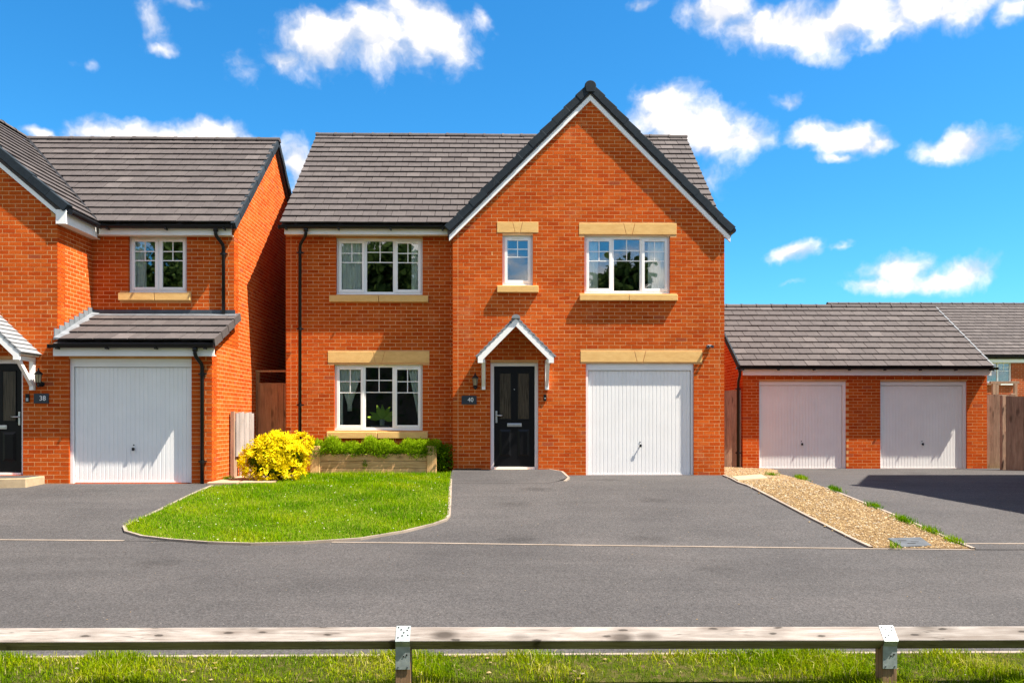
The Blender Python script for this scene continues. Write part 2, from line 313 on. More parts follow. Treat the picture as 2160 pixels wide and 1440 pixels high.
# window glass: clear with a mirror share that follows the real angle of view
t = NT('glass'); gl = t.new('ShaderNodeBsdfGlossy'); gl.inputs['Roughness'].default_value = .012; gl.inputs['Color'].default_value = (.95, .97, 1, 1)
tp = t.new('ShaderNodeBsdfTransparent'); tp.inputs['Color'].default_value = (.96, .98, .97, 1)
fz = t.new('ShaderNodeFresnel'); fz.inputs['IOR'].default_value = 1.52
f2 = t.new('ShaderNodeMath', operation='MULTIPLY_ADD'); f2.inputs[1].default_value = 1.6; f2.inputs[2].default_value = .085; t.link(fz.outputs[0], f2.inputs[0])
wav = t.noise(t.pos(), 1.7, 2, .4)
bn = t.new('ShaderNodeBump'); bn.inputs['Strength'].default_value = .10; bn.inputs['Distance'].default_value = .02; t.link(wav, bn.inputs['Height']); t.link(bn.outputs[0], gl.inputs['Normal'])
mx = t.new('ShaderNodeMixShader'); t.link(f2.outputs[0], mx.inputs[0]); t.link(tp.outputs[0], mx.inputs[1]); t.link(gl.outputs[0], mx.inputs[2]); t.link(mx.outputs[0], t.out.inputs['Surface'])
t = NT('obscure_glass'); v = t.pos((60, 60, 3)); t.set(t.ramp(t.noise(v, 1.2, 5, .6), [(.3, (.018, .014, .009)), (.7, (.085, .066, .044))]), .25, .35); t.bump(t.noise(v, 1.6, 4), .35, .004)
plain('lamp_glass', (.32, .27, .18), .15, .6, var=.2)

# ------------------------------------------------------------------ mesh helpers
BASE = {}
class MB:
    def __init__(s): s.v = []; s.f = []
    def hexa(s, p):            # 8 points: bottom ring 0-3, top ring 4-7
        o = len(s.v); s.v += [tuple(q) for q in p]
        s.f += [tuple(o + i for i in q) for q in ((0, 3, 2, 1), (4, 5, 6, 7), (0, 1, 5, 4), (1, 2, 6, 5), (2, 3, 7, 6), (3, 0, 4, 7))]
        return s
    def box(s, x0, x1, y0, y1, z0, z1):
        return s.hexa([(x0, y0, z0), (x1, y0, z0), (x1, y1, z0), (x0, y1, z0), (x0, y0, z1), (x1, y0, z1), (x1, y1, z1), (x0, y1, z1)])
    def prism(s, pts, d):      # polygon swept by vector d
        o = len(s.v); n = len(pts); d = Vector(d)
        s.v += [tuple(p) for p in pts] + [tuple(Vector(p) + d) for p in pts]
        s.f.append(tuple(range(o + n - 1, o - 1, -1))); s.f.append(tuple(range(o + n, o + 2 * n)))
        for i in range(n):
            j = (i + 1) % n; s.f.append((o + i, o + j, o + n + j, o + n + i))
        return s
    def tube(s, pts, r, n=10, cap=True):
        pts = [Vector(p) for p in pts]; rr = r if isinstance(r, (list, tuple)) else [r] * len(pts)
        o = len(s.v); up = None
        for i, p in enumerate(pts):
            a = pts[max(i - 1, 0)]; b = pts[min(i + 1, len(pts) - 1)]; d = (b - a).normalized()
            if up is None: up = d.orthogonal().normalized()
            sd_ = d.cross(up).normalized(); up = sd_.cross(d).normalized()
            for k in range(n):
                t_ = 2 * math.pi * k / n; s.v.append(tuple(p + (up * math.cos(t_) + sd_ * math.sin(t_)) * rr[i]))
        for i in range(len(pts) - 1):
            for k in range(n):
                a = o + i * n + k; b = o + i * n + (k + 1) % n; s.f.append((a, b, b + n, a + n))
        if cap: s.f.append(tuple(o + k for k in range(n - 1, -1, -1))); e = o + (len(pts) - 1) * n; s.f.append(tuple(e + k for k in range(n)))
        return s
    def quadv(s, *p):
        o = len(s.v); s.v += [tuple(q) for q in p]; s.f.append(tuple(range(o, o + len(p)))); return s
    def build(s, name, mat, parent=None, base=None, bevel=0, smooth=False):
        me = bpy.data.meshes.new(name)
        b = BASE[parent.name] if parent else None
        if b is None:
            if base is None:
                a = np.array(s.v); base = ((a[:, 0].min() + a[:, 0].max()) / 2, (a[:, 1].min() + a[:, 1].max()) / 2, a[:, 2].min())
            b = Vector(base)
        me.from_pydata([(p[0] - b[0], p[1] - b[1], p[2] - b[2]) for p in s.v], [], s.f)
        bm = bmesh.new(); bm.from_mesh(me); bmesh.ops.recalc_face_normals(bm, faces=bm.faces)
        if bevel:
            bmesh.ops.bevel(bm, geom=[e for e in bm.edges if len(e.link_faces) == 2 and e.calc_face_angle(0) > .5], offset=bevel, segments=2, profile=.5, affect='EDGES')
        if smooth:
            for f in bm.faces: f.smooth = True
        bm.to_mesh(me); bm.free()
        me.materials.append(M[mat] if isinstance(mat, str) else mat)
        o = bpy.data.objects.new(name, me); COL.objects.link(o)
        if parent: o.parent = parent
        else: o.location = b
        BASE[o.name] = b
        return o
def empty(name, loc):
    o = bpy.data.objects.new(name, None); COL.objects.link(o); o.location = loc; o.empty_display_size = .2; BASE[o.name] = Vector(loc); return o
def tag(o, label=None, cat=None, group=None, kind=None):
    if label: o['label'] = label
    if cat: o['category'] = cat
    if group: o['group'] = group
    if kind: o['kind'] = kind
    return o
def arr_mesh(name, verts, faces, mat, parent=None, base=(0, 0, 0), tint=None, smooth=False):
    """numpy mesh: verts (n,3), faces (m,k)"""
    me = bpy.data.meshes.new(name); verts = np.asarray(verts, dtype=np.float32); faces = np.asarray(faces, dtype=np.int32)
    b = BASE[parent.name] if parent else Vector(base)
    verts = verts - np.array(b, dtype=np.float32)
    k = faces.shape[1]
    me.vertices.add(len(verts)); me.vertices.foreach_set('co', verts.ravel())
    me.loops.add(faces.size); me.loops.foreach_set('vertex_index', faces.ravel())
    me.polygons.add(len(faces)); me.polygons.foreach_set('loop_start', np.arange(0, faces.size, k, dtype=np.int32)); me.polygons.foreach_set('loop_total', np.full(len(faces), k, dtype=np.int32))
    if smooth: me.polygons.foreach_set('use_smooth', np.ones(len(faces), dtype=bool))
    if tint is not None:
        a = me.attributes.new('tint', 'FLOAT', 'POINT'); a.data.foreach_set('value', np.asarray(tint, dtype=np.float32))
    me.update(calc_edges=True); me.validate()
    if not smooth: me.shade_flat()
    me.materials.append(M[mat])
    o = bpy.data.objects.new(name, me); COL.objects.link(o)
    if parent: o.parent = parent
    else: o.location = b
    BASE[o.name] = b
    return o

# ------------------------------------------------------------------ ground levels
KY = [-400, 3, 6.3, 10.2, 14.2, 15.6, 900]; KZ = [-.76, -.72, -.66, -.42, -.035, 0, 0]
def sst(a, b, x):
    t_ = np.clip((np.asarray(x, dtype=float) - a) / (b - a), 0, 1); return t_ * t_ * (3 - 2 * t_)
def zg(x, y):
    return np.interp(y, KY, KZ) - .07 * sst(4.4, 6.4, x) * sst(11, 15, y)
def pt(px, py, Y):
    u, v = (px - 1080) / FPX, (HOR - py) / FPX; k = Y / (cy - u * sy_)
    return k * (sy_ + u * cy), EYE + k * v
def G(px, py):                 # where the ground lies along that line of sight
    lo, hi = 2.0, 80.0
    for _ in range(50):
        m = (lo + hi) / 2; x, z = pt(px, py, m)
        if z > float(zg(x, m)): lo = m
        else: hi = m
    x, z = pt(px, py, lo); return (x, lo)
def sheet(name, poly, dz, mat, dx=1.0, dy=.3, zfun=None):
    bm = bmesh.new(); vs = [bm.verts.new((p[0], p[1], 0)) for p in poly]; bm.faces.new(vs)
    bmesh.ops.triangulate(bm, faces=bm.faces)
    xs = [p[0] for p in poly]; ys = [p[1] for p in poly]
    y = math.ceil(max(min(ys), 1) / dy) * dy
    while y < min(max(ys), 26):
        bmesh.ops.bisect_plane(bm, geom=bm.verts[:] + bm.edges[:] + bm.faces[:], plane_co=(0, y, 0), plane_no=(0, 1, 0)); y += dy
    x = math.ceil(max(min(xs), -12) / dx) * dx
    while x < min(max(xs), 14):
        bmesh.ops.bisect_plane(bm, geom=bm.verts[:] + bm.edges[:] + bm.faces[:], plane_co=(x, 0, 0), plane_no=(1, 0, 0)); x += dx
    for v_ in bm.verts: v_.co.z = (float(zg(v_.co.x, v_.co.y)) if zfun is None else zfun(v_.co.x, v_.co.y)) + dz
    bmesh.ops.recalc_face_normals(bm, faces=bm.faces)
    if sum(f.normal.z for f in bm.faces) < 0: bmesh.ops.reverse_faces(bm, faces=bm.faces)
    me = bpy.data.meshes.new(name); bm.to_mesh(me); bm.free(); me.materials.append(M[mat])
    o = bpy.data.objects.new(name, me); COL.objects.link(o); BASE[o.name] = Vector((0, 0, 0)); tag(o, kind='structure'); return o
def strip(name, line, w, h, mat, sub=.4, dz=0.0):
    """a low edging board that follows the ground along a polyline"""
    pts = []
    for a, b in zip(line[:-1], line[1:]):
        n = max(1, int(math.dist(a, b) / sub))
        for i in range(n): pts.append((a[0] + (b[0] - a[0]) * i / n, a[1] + (b[1] - a[1]) * i / n))
    pts.append(line[-1]); m = MB(); ring = []
    for i, p in enumerate(pts):
        a = pts[max(i - 1, 0)]; b = pts[min(i + 1, len(pts) - 1)]; d = Vector((b[0] - a[0], b[1] - a[1])).normalized(); nx, ny = -d.y * w / 2, d.x * w / 2
        z = float(zg(*p)) + dz; o = len(m.v)
        m.v += [(p[0] + nx, p[1] + ny, z - .03), (p[0] + nx, p[1] + ny, z + h), (p[0] - nx, p[1] - ny, z + h), (p[0] - nx, p[1] - ny, z - .03)]
        if i:
            for k in range(3): m.f.append((o - 4 + k, o - 3 + k, o + 1 + k, o + k))
    o = m.build(name, mat, base=(0, 0, 0)); return tag(o, kind='structure')
def inpoly(P, poly):
    x, y = P[:, 0], P[:, 1]; c = np.zeros(len(P), bool); j = len(poly) - 1
    for i in range(len(poly)):
        xi, yi = poly[i]; xj, yj = poly[j]
        c ^= ((yi > y) != (yj > y)) & (x < (xj - xi) * (y - yi) / (yj - yi + 1e-12) + xi); j = i
    return c
def sample(poly, n):
    a = np.array(poly); lo, hi = a.min(0), a.max(0); out = np.zeros((0, 2))
    while len(out) < n:
        P = rng.random((n, 2)) * (hi - lo) + lo; out = np.vstack([out, P[inpoly(P, poly)]])
    return out[:n]

# ------------------------------------------------------------------ the ground
bg = sheet('ground', [(-300, -300), (300, -300), (300, 600), (-300, 600)], -.03, 'turf', dx=2, dy=.5)
L_ROAD = [G(-400, 1136), G(262, 1141), G(820, 1145), G(1838, 1158), G(2055, 1160), G(2700, 1160)]
NEAR = 6.28
road = sheet('road', [(-40, NEAR), (40, NEAR), (40, L_ROAD[-1][1])] + [tuple(p) for p in reversed(L_ROAD)] + [(-40, L_ROAD[0][1])], .004, 'asphalt')
gr_mid0, gr_mid1 = G(1590, 1003), G(1945, 1159)
drive_a = sheet('driveway', [(-14, 9.0 if False else L_ROAD[0][1])] + [tuple(p) for p in L_ROAD[:2]] + [(-2.9, L_ROAD[2][1] + .12), (-2.9, 14.9), (-5.0, 14.95), (-14, 14.95)], .006, 'asphalt_drive')
drive_b = sheet('driveway', [(-2.86, L_ROAD[2][1] + .1)] + [tuple(p) for p in L_ROAD[2:4]] + [gr_mid1, gr_mid0, (4.66, 16.72), (-.92, 16.72), (-.95, 14.9), (-2.86, 14.9)], .006, 'asphalt_drive')
drive_c = sheet('driveway', [tuple(gr_mid1), tuple(L_ROAD[-1]), (40, 11), (40, 20.05), (6.2, 20.05), (5.6, 19.6), tuple(gr_mid0)], .006, 'asphalt_drive')
# lawn
LAWN_PX = [(262, 1113), (266, 1124), (300, 1134), (360, 1141), (440, 1147), (530, 1150), (640, 1147), (760, 1139), (850, 1124), (915, 1108), (940, 1099), (947, 1090), (949, 1060), (952, 1000)]
LAWN_FR = [G(*p) for p in LAWN_PX]
LAWN_BK = [G(655, 1004), G(618, 1010), G(575, 1022), G(448, 1028), G(395, 1050), G(330, 1082), G(280, 1105)]
LAWN = LAWN_FR + [(-1.0, 16.45), (-3.6, 16.45)] + LAWN_BK
lawn = sheet('lawn', LAWN, .022, 'turf', dx=.5)
strip('edging', LAWN_FR, .045, .034, 'edging')
strip('edging', [G(262, 1113), G(280, 1104), G(330, 1081), G(395, 1049), G(448, 1026)], .045, .030, 'edging')
strip('edging', L_ROAD[0:2], .05, .012, 'edging')
strip('edging', [tuple(G(845, 1126)), tuple(G(900, 1146))][1:] + [tuple(p) for p in L_ROAD[3:5]], .05, .012, 'edging')
strip('edging', [tuple(G(700, 1144.5)), tuple(G(900, 1146))], .05, .012, 'edging')
strip('edging', [G(2008, 1147), G(2700, 1149)], .05, .012, 'edging')
# bed with the bush and the planter
bed = sheet('flower_bed', [(-5.05, 16.05), (-4.4, 14.85), G(460, 1024), G(575, 1021), G(618, 1009), G(655, 1003), (-3.6, 16.47), (-1.0, 16.47), (-.92, 16.99), (-4.32, 16.99), (-4.36, 19), (-5.05, 19)], .012, 'soil', dx=.5)
def slab(name, poly, z, h, mat, bevel=.006, parent=None, base=None):
    m = MB(); m.prism([(p[0], p[1], z) for p in poly], (0, 0, h)); return m.build(name, mat, parent, base, bevel)
for i, q in enumerate([[(472, 1001), (528, 1001), (516, 1012), (455, 1012)], [(453, 1013), (515, 1013), (500, 1023), (436, 1023)], [(518, 1012.5), (590, 1012.5), (578, 1021), (504, 1022)], [(560, 1003), (626, 1003), (612, 1011), (545, 1011)]]):
    P = [G(*p) for p in q]; o = slab('paving_slab', P, float(zg(P[0][0], P[0][1])) - .02, .045, 'paving'); tag(o, kind='structure')
# gravel strip
GRV_L = [G(1526, 1004), G(1560, 1020), G(1700, 1089), G(1838, 1157)]
GRV_R = [G(2052, 1159), G(1960, 1120), G(1850, 1074), G(1742, 1031), G(1690, 1012), G(1640, 1000)]
GRAVEL = GRV_L + GRV_R + [G(1640, 992), G(1600, 988), (4.62, 19.9), (4.62, 16.9)]
grv = sheet('gravel_bed', GRAVEL, .016, 'gravel_bed', dx=.5)
strip('edging', GRV_L, .045, .03, 'edging')
strip('edging', [G(2054, 1160)] + GRV_R[1:4], .045, .03, 'edging')
COVER = [G(1872, 1139), G(1942, 1137), G(1966, 1154), G(1902, 1157)]
P = sample(GRAVEL, 13000); P = P[~inpoly(P, COVER)]; ex = P[::11] + rng.normal(0, .07, P[::11].shape); P = np.vstack([P, ex])
sz_ = rng.uniform(.008, .022, len(P)); Z = zg(P[:, 0], P[:, 1]) + .018
o8 = np.array([(1, 0, 0), (0, 1, 0), (-1, 0, 0), (0, -1, 0), (0, 0, .62), (0, 0, -.6)]); f8 = np.array([(0, 1, 4), (1, 2, 4), (2, 3, 4), (3, 0, 4), (1, 0, 5), (2, 1, 5), (3, 2, 5), (0, 3, 5)])
V = o8[None] * sz_[:, None, None] * rng.uniform(.65, 1.35, (len(P), 6, 3)); a = rng.uniform(0, 6.28, len(P)); ca, sa = np.cos(a), np.sin(a)
V = np.stack([V[..., 0] * ca[:, None] - V[..., 1] * sa[:, None], V[..., 0] * sa[:, None] + V[..., 1] * ca[:, None], V[..., 2]], -1)
V += np.concatenate([P, Z[:, None]], 1)[:, None, :]
o = arr_mesh('gravel', V.reshape(-1, 3), (f8[None] + 6 * np.arange(len(P))[:, None, None]).reshape(-1, 3), 'pebble')
tag(o, 'golden gravel chippings in the diagonal strip between the two drives', 'gravel', kind='stuff')
# verge along the near edge
strip('kerb', [(-40, NEAR - .02), (40, NEAR - .02)], .045, .014, 'edging', sub=2)
verge = sheet('verge', [(-40, 1), (40, 1), (40, NEAR - .05), (-40, NEAR - .05)], .01, 'thatch', dx=1)
sheet('path', [(-40, -30), (40, -30), (40, -1.5), (-40, -1.5)], .006, 'asphalt')

# ------------------------------------------------------------------ grass
def blades(name, P, h, w, lean, mat, label, tint_lo=0, tint_hi=1, dz=0.02, patch=1.0):
    n = len(P); h = np.asarray(h); a = rng.uniform(0, 6.2832, n); la = rng.uniform(0, 6.2832, n); ll = np.abs(rng.normal(0, lean, n)) * h
    base = np.concatenate([P, (zg(P[:, 0], P[:, 1]) + dz)[:, None]], 1)
    wx_, wy_ = np.cos(a) * w / 2, np.sin(a) * w / 2; lx, ly = np.cos(la) * ll, np.sin(la) * ll
    W = np.stack([wx_, wy_, 0 * wx_], 1); Lm = np.stack([lx * .35, ly * .35, h * .55], 1); Lt = np.stack([lx, ly, h * np.clip(1 - (ll / h) ** 2 * .5, .3, 1)], 1)
    V = np.stack([base - W, base + W, base + Lm + W * .75, base + Lm - W * .75, base + Lt], 1).reshape(-1, 3)
    i = 5 * np.arange(n)[:, None]
    F = np.concatenate([i + np.array([0, 1, 2]), i + np.array([0, 2, 3]), i + np.array([3, 2, 4])], 0)
    # broad tonal patches plus per-blade scatter
    pn = .5 + .36 * np.sin(P[:, 0] * 2.1 * patch + 1.3 * np.sin(P[:, 1] * 1.7)) * np.cos(P[:, 1] * 2.7 * patch + np.sin(P[:, 0] * 1.1)) + .15 * np.sin(P[:, 0] * 5.7 + P[:, 1] * 4.3)
    tn = np.clip(tint_lo + (tint_hi - tint_lo) * (pn * .6 + rng.normal(.2, .17, n)), 0, .95)
    dry = rng.random(n) < .035; tn[dry] = 1
    o = arr_mesh(name, V, F, mat, tint=np.repeat(tn, 5)); return tag(o, label, 'grass', kind='stuff')
P = sample(LAWN, 62000)
tall = .5 + .5 * np.sin(P[:, 0] * 3.1 + 2 * np.sin(P[:, 1] * 2.3)) * np.sin(P[:, 1] * 3.7)
back = sst(15.2, 16.2, P[:, 1])
hh = rng.uniform(.022, .05, len(P)) * (1 + 1.3 * tall ** 3 + 1.3 * back)
blades('lawn_grass', P, hh, .0065, .6, 'grass', 'short bright green grass of the front lawn')
P = sample(LAWN, 120); k_ = len(P); V = o8[None] * rng.uniform(.006, .013, k_)[:, None, None] * np.ones((k_, 6, 1)); V[..., 2] *= .4; V += np.concatenate([P, (zg(P[:, 0], P[:, 1]) + .06)[:, None]], 1)[:, None, :]
tag(arr_mesh('daisies', V.reshape(-1, 3), (f8[None] + 6 * np.arange(k_)[:, None, None]).reshape(-1, 3), 'cream'), 'tiny white daisies dotted through the front lawn', 'flowers', kind='stuff')
P = np.stack([rng.uniform(-5.2, 5.6, 100000), NEAR - .05 - 1.75 * rng.random(100000) ** 1.25], 1)
cl = .5 + .5 * np.sin(P[:, 0] * 4.3 + 1.7 * np.sin(P[:, 0] * 1.9) + P[:, 1] * 2); cl2 = .5 + .5 * np.sin(P[:, 0] * 9.1 + P[:, 1] * 7.3)
bare = np.clip(np.sin(P[:, 0] * 1.25 + .3) * np.cos(P[:, 0] * .6 + 2.1 * P[:, 1]) * 2 - .35, 0, 1)
keep = rng.random(len(P)) < (.30 + .70 * np.maximum(cl, cl2 * .7)) * (1 - .6 * bare); P = P[keep]; cl = cl[keep]
hh = rng.uniform(.025, .075, len(P)) * (.6 + 1.1 * cl ** 2)
tuft = rng.random(len(P)) < .03; hh[tuft] *= 1.8
blades('verge_grass', P, hh, .0055, .8, 'grass_verge', 'rough tufted grass of the verge along the bottom edge', .05, 1.0, .012, 2.0)
for i, (px, py, rx, n, lab) in enumerate([(1690, 1011, 44, 520, 'long grass tuft at the top of the gravel strip edge'), (1762, 1036, 26, 360, 'grass tuft where the gravel edge meets the curb board'), (1842, 1071, 22, 240, 'small grass tuft beside the drive edging, above the wide one'), (1907, 1101, 32, 360, 'wide grass tuft midway along the gravel edging'), (1965, 1124, 28, 220, 'low grass tuft just above the metal cover'), (2012, 1145, 26, 200, 'last grass tuft near the gravel point'), (1628, 1004, 14, 160, 'tiny grass tuft at the paving slab end'), (1888, 1157, 10, 70, 'thin grass tuft in front of the metal cover'), (480, 1013, 12, 120, 'tiny weed at the foot of the brick corner')]):
    c = np.array(G(px, py)); sc_ = rx / FPX * c[1]
    P = c + np.stack([rng.normal(0, sc_ * .5, n), rng.normal(0, .05, n)], 1)
    if 1690 <= px <= 2020: d = np.array(G(px + 20, py + 9)) - np.array(G(px - 20, py - 9)); d /= np.linalg.norm(d); s_ = rng.normal(0, sc_ * .6, n); P = c + s_[:, None] * d + rng.normal(0, .04, (n, 2))
    o = blades('grass_tuft', P, rng.uniform(.03, .10, n), .008, .6, 'grass', lab, 0, .8); o['category'] = 'grass tuft'; o['group'] = 'grass tufts along the gravel strip'

for (nm, n_, mat_, lab, fx, fy, sz0, sz1) in (('leaf_litter', 500, 'pebble', 'dry leaf litter and bark scattered through the verge grass', (-5.2, 5.6), (4.4, 6.2), .006, .020), ('road_grit', 420, 'pebble', 'loose grit scattered over the tarmac', (-7, 9), (6.5, 16), .003, .008)):
    P = np.stack([rng.uniform(*fx, n_), rng.uniform(*fy, n_)], 1)
    if nm == 'leaf_litter': P = P[rng.random(n_) < .25 + .75 * (np.sin(P[:, 0] * 2.3 + 1) > .2)]
    else: P = P[~inpoly(P, LAWN) & ~inpoly(P, GRAVEL)]; P = P[(P[:, 0] > -4.5) & ((P[:, 1] < 14.4) | (P[:, 0] > -.8))]
    k_ = len(P); q_ = rng.uniform(sz0, sz1, k_); V = o8[None] * q_[:, None, None] * rng.uniform(.5, 1.5, (k_, 6, 3)); V[..., 2] *= .5
    V += np.concatenate([P, (zg(P[:, 0], P[:, 1]) + (.025 if nm == 'leaf_litter' else .008))[:, None]], 1)[:, None, :]
    tag(arr_mesh(nm, V.reshape(-1, 3), (f8[None] + 6 * np.arange(k_)[:, None, None]).reshape(-1, 3), mat_), lab, 'litter' if nm == 'leaf_litter' else 'grit', kind='stuff')

# ------------------------------------------------------------------ bricks
BW, BH, JT, CH = .215, .065, .010, .075
_bm = MB().box(-BW / 2, BW / 2, 0, .10, -BH / 2, BH / 2)
BRICK_ME = bpy.data.meshes.new('brick'); BRICK_ME.from_pydata(_bm.v, [], [f for i, f in enumerate(_bm.f) if i != 4])   # no hidden back face
BRICK_ME.materials.append(M['brick'])
def lay(O, U, Nrm, L, z0, z1, openings=(), rng_fn=None, start=0):
    """stretcher-bond bricks on a wall: list of (u0,u1,zlo,zhi,frame)"""
    out = []; c = 0; nC = int(round((z1 - z0) / CH + .35))
    for c in range(nC):
        za, zb = z0 + c * CH, z0 + c * CH + BH
        if za >= z1 - .02: break
        zb = min(zb, z1)
        lo, hi = rng_fn(c, za, zb) if rng_fn else (0, L)
        if hi - lo < .03: continue
        free = [(lo, hi)]
        for (a, b, q, r) in openings:
            if zb - .012 > q and za + .012 < r:
                free = [s for (x, y) in free for s in ((x, min(y, a)), (max(x, b), y)) if s[1] - s[0] > .025]
        u = -.225 + ((c + start) % 2) * .1125
        while u < L:
            for (x, y) in free:
                a, b = max(u, x), min(u + BW, y)
                if x < a and a - x < .055: a = x                 # no slivers at a jamb or corner
                if b < y and y - b < .065: b = y
                if b - a < .055 and (a > x + 1e-6 or b < y - 1e-6): continue
                if b - a > .02: out.append((a, b, za, zb, O, U, Nrm))
            u += .225
    return out
def put_bricks(house, wall, bricks, n_ind, stuff_name='brickwork', stuff_label=None):
    full, rest = [], []
    for b in bricks:
        (full if abs(b[1] - b[0] - BW) < 1e-4 and abs(b[3] - b[2] - BH) < 1e-4 else rest).append(b)
    camv = Vector((0, 0, EYE))
    def score(b):
        p = b[4] + b[5] * ((b[0] + b[1]) / 2); p = Vector((p.x, p.y, (b[2] + b[3]) / 2)); d = p - camv
        return d.length / max(.15, abs(b[6].dot(d.normalized())))
    full.sort(key=score); ind, more = full[:n_ind], full[n_ind:]; rest += more
    bw = BASE[wall.name]
    for b in ind:
        o = bpy.data.objects.new('brick', BRICK_ME); COL.objects.link(o); o.parent = wall
        p = b[4] + b[5] * ((b[0] + b[1]) / 2) + b[6] * max(-.0005, min(.0009, random.gauss(.0001, .00035)))
        o.location = Vector((p.x, p.y, (b[2] + b[3]) / 2 + random.gauss(0, .0006))) - bw
        o.rotation_euler.z = math.atan2(b[5].y, b[5].x) + random.gauss(0, .0015)
    n = len(rest); V = np.zeros((n, 8, 3)); 
    F = np.array([(0, 3, 2, 1), (4, 5, 6, 7), (0, 1, 5, 4), (1, 2, 6, 5), (3, 0, 4, 7)])
    for i, (a, b, za, zb, O, U, Nn) in enumerate(rest):
        j = max(-.0005, min(.0009, random.gauss(.0001, .00035))); sk = random.gauss(0, .0002); dzz = random.gauss(0, .0006); f0 = O + Nn * j; bk = O - Nn * .10
        A0, B0, A1, B1 = f0 + U * a + Nn * sk, f0 + U * b - Nn * sk, bk + U * a, bk + U * b
        for k, (q, z) in enumerate(((A0, za), (B0, za), (B1, za), (A1, za), (A0, zb), (B0, zb), (B1, zb), (A1, zb))): V[i, k] = (q.x, q.y, z + dzz)
    o = arr_mesh(stuff_name, V.reshape(-1, 3), (F[None] + 8 * np.arange(n)[:, None, None]).reshape(-1, 4), 'brick', parent=house)
    tag(o, kind='stuff'); return o
def wall_slab(m, axis, face, out, a0, a1, z0, z1, openings=(), th=.24, rec=.0009):
    """backing wall (mortar) with openings; axis 'x' runs along X at y=face, 'y' runs along Y at x=face; out=+1/-1 outward sign"""
    e = .004; us = sorted({a0, a1, *[max(a0, o[0] - e) for o in openings], *[min(a1, o[1] + e) for o in openings]})
    zs = sorted({z0, z1, *[max(z0, o[2] - e) for o in openings], *[min(z1, o[3] + e) for o in openings]})
    f0, f1 = face - out * rec, face - out * th; lo, hi = min(f0, f1), max(f0, f1)
    for i in range(len(us) - 1):
        for j in range(len(zs) - 1):
            uc, zc = (us[i] + us[i + 1]) / 2, (zs[j] + zs[j + 1]) / 2
            if any(o[0] - e < uc < o[1] + e and o[2] - e < zc < o[3] + e for o in openings): continue
            if axis == 'x': m.box(us[i], us[i + 1], lo, hi, zs[j], zs[j + 1])
            else: m.box(lo, hi, us[i], us[i + 1], zs[j], zs[j + 1])
X_, Y_ = Vector((1, 0, 0)), Vector((0, 1, 0))
FR = Vector((0, -1, 0))        # front walls look towards -Y

# ------------------------------------------------------------------ roof tiles
def tile_mesh(name, w, g):
    m = MB(); L = g + .07
    m.hexa([(-w / 2, 0, .021), (w / 2, 0, .021), (w / 2, L, -.012), (-w / 2, L, -.012), (-w / 2, 0, .047), (w / 2, 0, .047), (w / 2, L, .010), (-w / 2, L, .010)])
    me = bpy.data.meshes.new(name); me.from_pydata(m.v, [], m.f); bm = bmesh.new(); bm.from_mesh(me); bmesh.ops.recalc_face_normals(bm, faces=bm.faces); bm.to_mesh(me); bm.free(); me.materials.append(M['tile']); return me
def lay_tiles(house, roof, O, U, S, W, rows, g, tw, n_ind, mask=None, name='tile', rest_name='roof_tiling', half=True, vis=None):
    Nn = U.cross(S).normalized(); me = tile_mesh(name, tw - .009, g); ind, rest = [], []
    for r in range(rows):
        u = -tw * (.5 if (half and r % 2) else 0) - (tw * .13 if not half else 0)
        while u < W:
            a, b = max(0, u), min(W, u + tw); u += tw
            if b - a < .04: continue
            uc, s0 = (a + b) / 2, r * g; p = O + U * uc + S * (s0 + g / 2)
            if mask and not mask(p): continue
            (ind if b - a > tw - .001 else rest).append((uc, s0, b - a))
    camv = Vector((0, 0, EYE)); ind.sort(key=lambda q: (O + U * q[0] + S * q[1] - camv).length); rest += ind[n_ind:]; ind = ind[:n_ind]
    rot = Matrix((U, S, Nn)).transposed(); br = BASE[roof.name]
    for (uc, s0, w) in ind:
        o = bpy.data.objects.new(name, me); COL.objects.link(o); o.parent = roof
        o.location = O + U * (uc + random.gauss(0, .001)) + S * (s0 + random.gauss(0, .002)) + Nn * random.gauss(0, .0012) - br
        o.rotation_euler = (rot @ Matrix.Rotation(random.gauss(0, .0022), 3, 'Z')).to_euler()
    if rest:
        base_v = np.array([v.co for v in me.vertices]); fc = np.array([list(p.vertices) for p in me.polygons]); V = []
        for (uc, s0, w) in rest:
            q = base_v.copy(); q[:, 0] *= (w - .009) / (tw - .009)
            u_, s_, n_ = q[:, 0] + uc, q[:, 1] + s0 + random.gauss(0, .002), q[:, 2] + random.gauss(0, .0012)
            V.append(np.array(O)[None] + u_[:, None] * np.array(U) + s_[:, None] * np.array(S) + n_[:, None] * np.array(Nn))
        o = arr_mesh(rest_name, np.concatenate(V), (fc[None] + 8 * np.arange(len(rest))[:, None, None]).reshape(-1, 4), 'tile', parent=house); tag(o, kind='stuff')
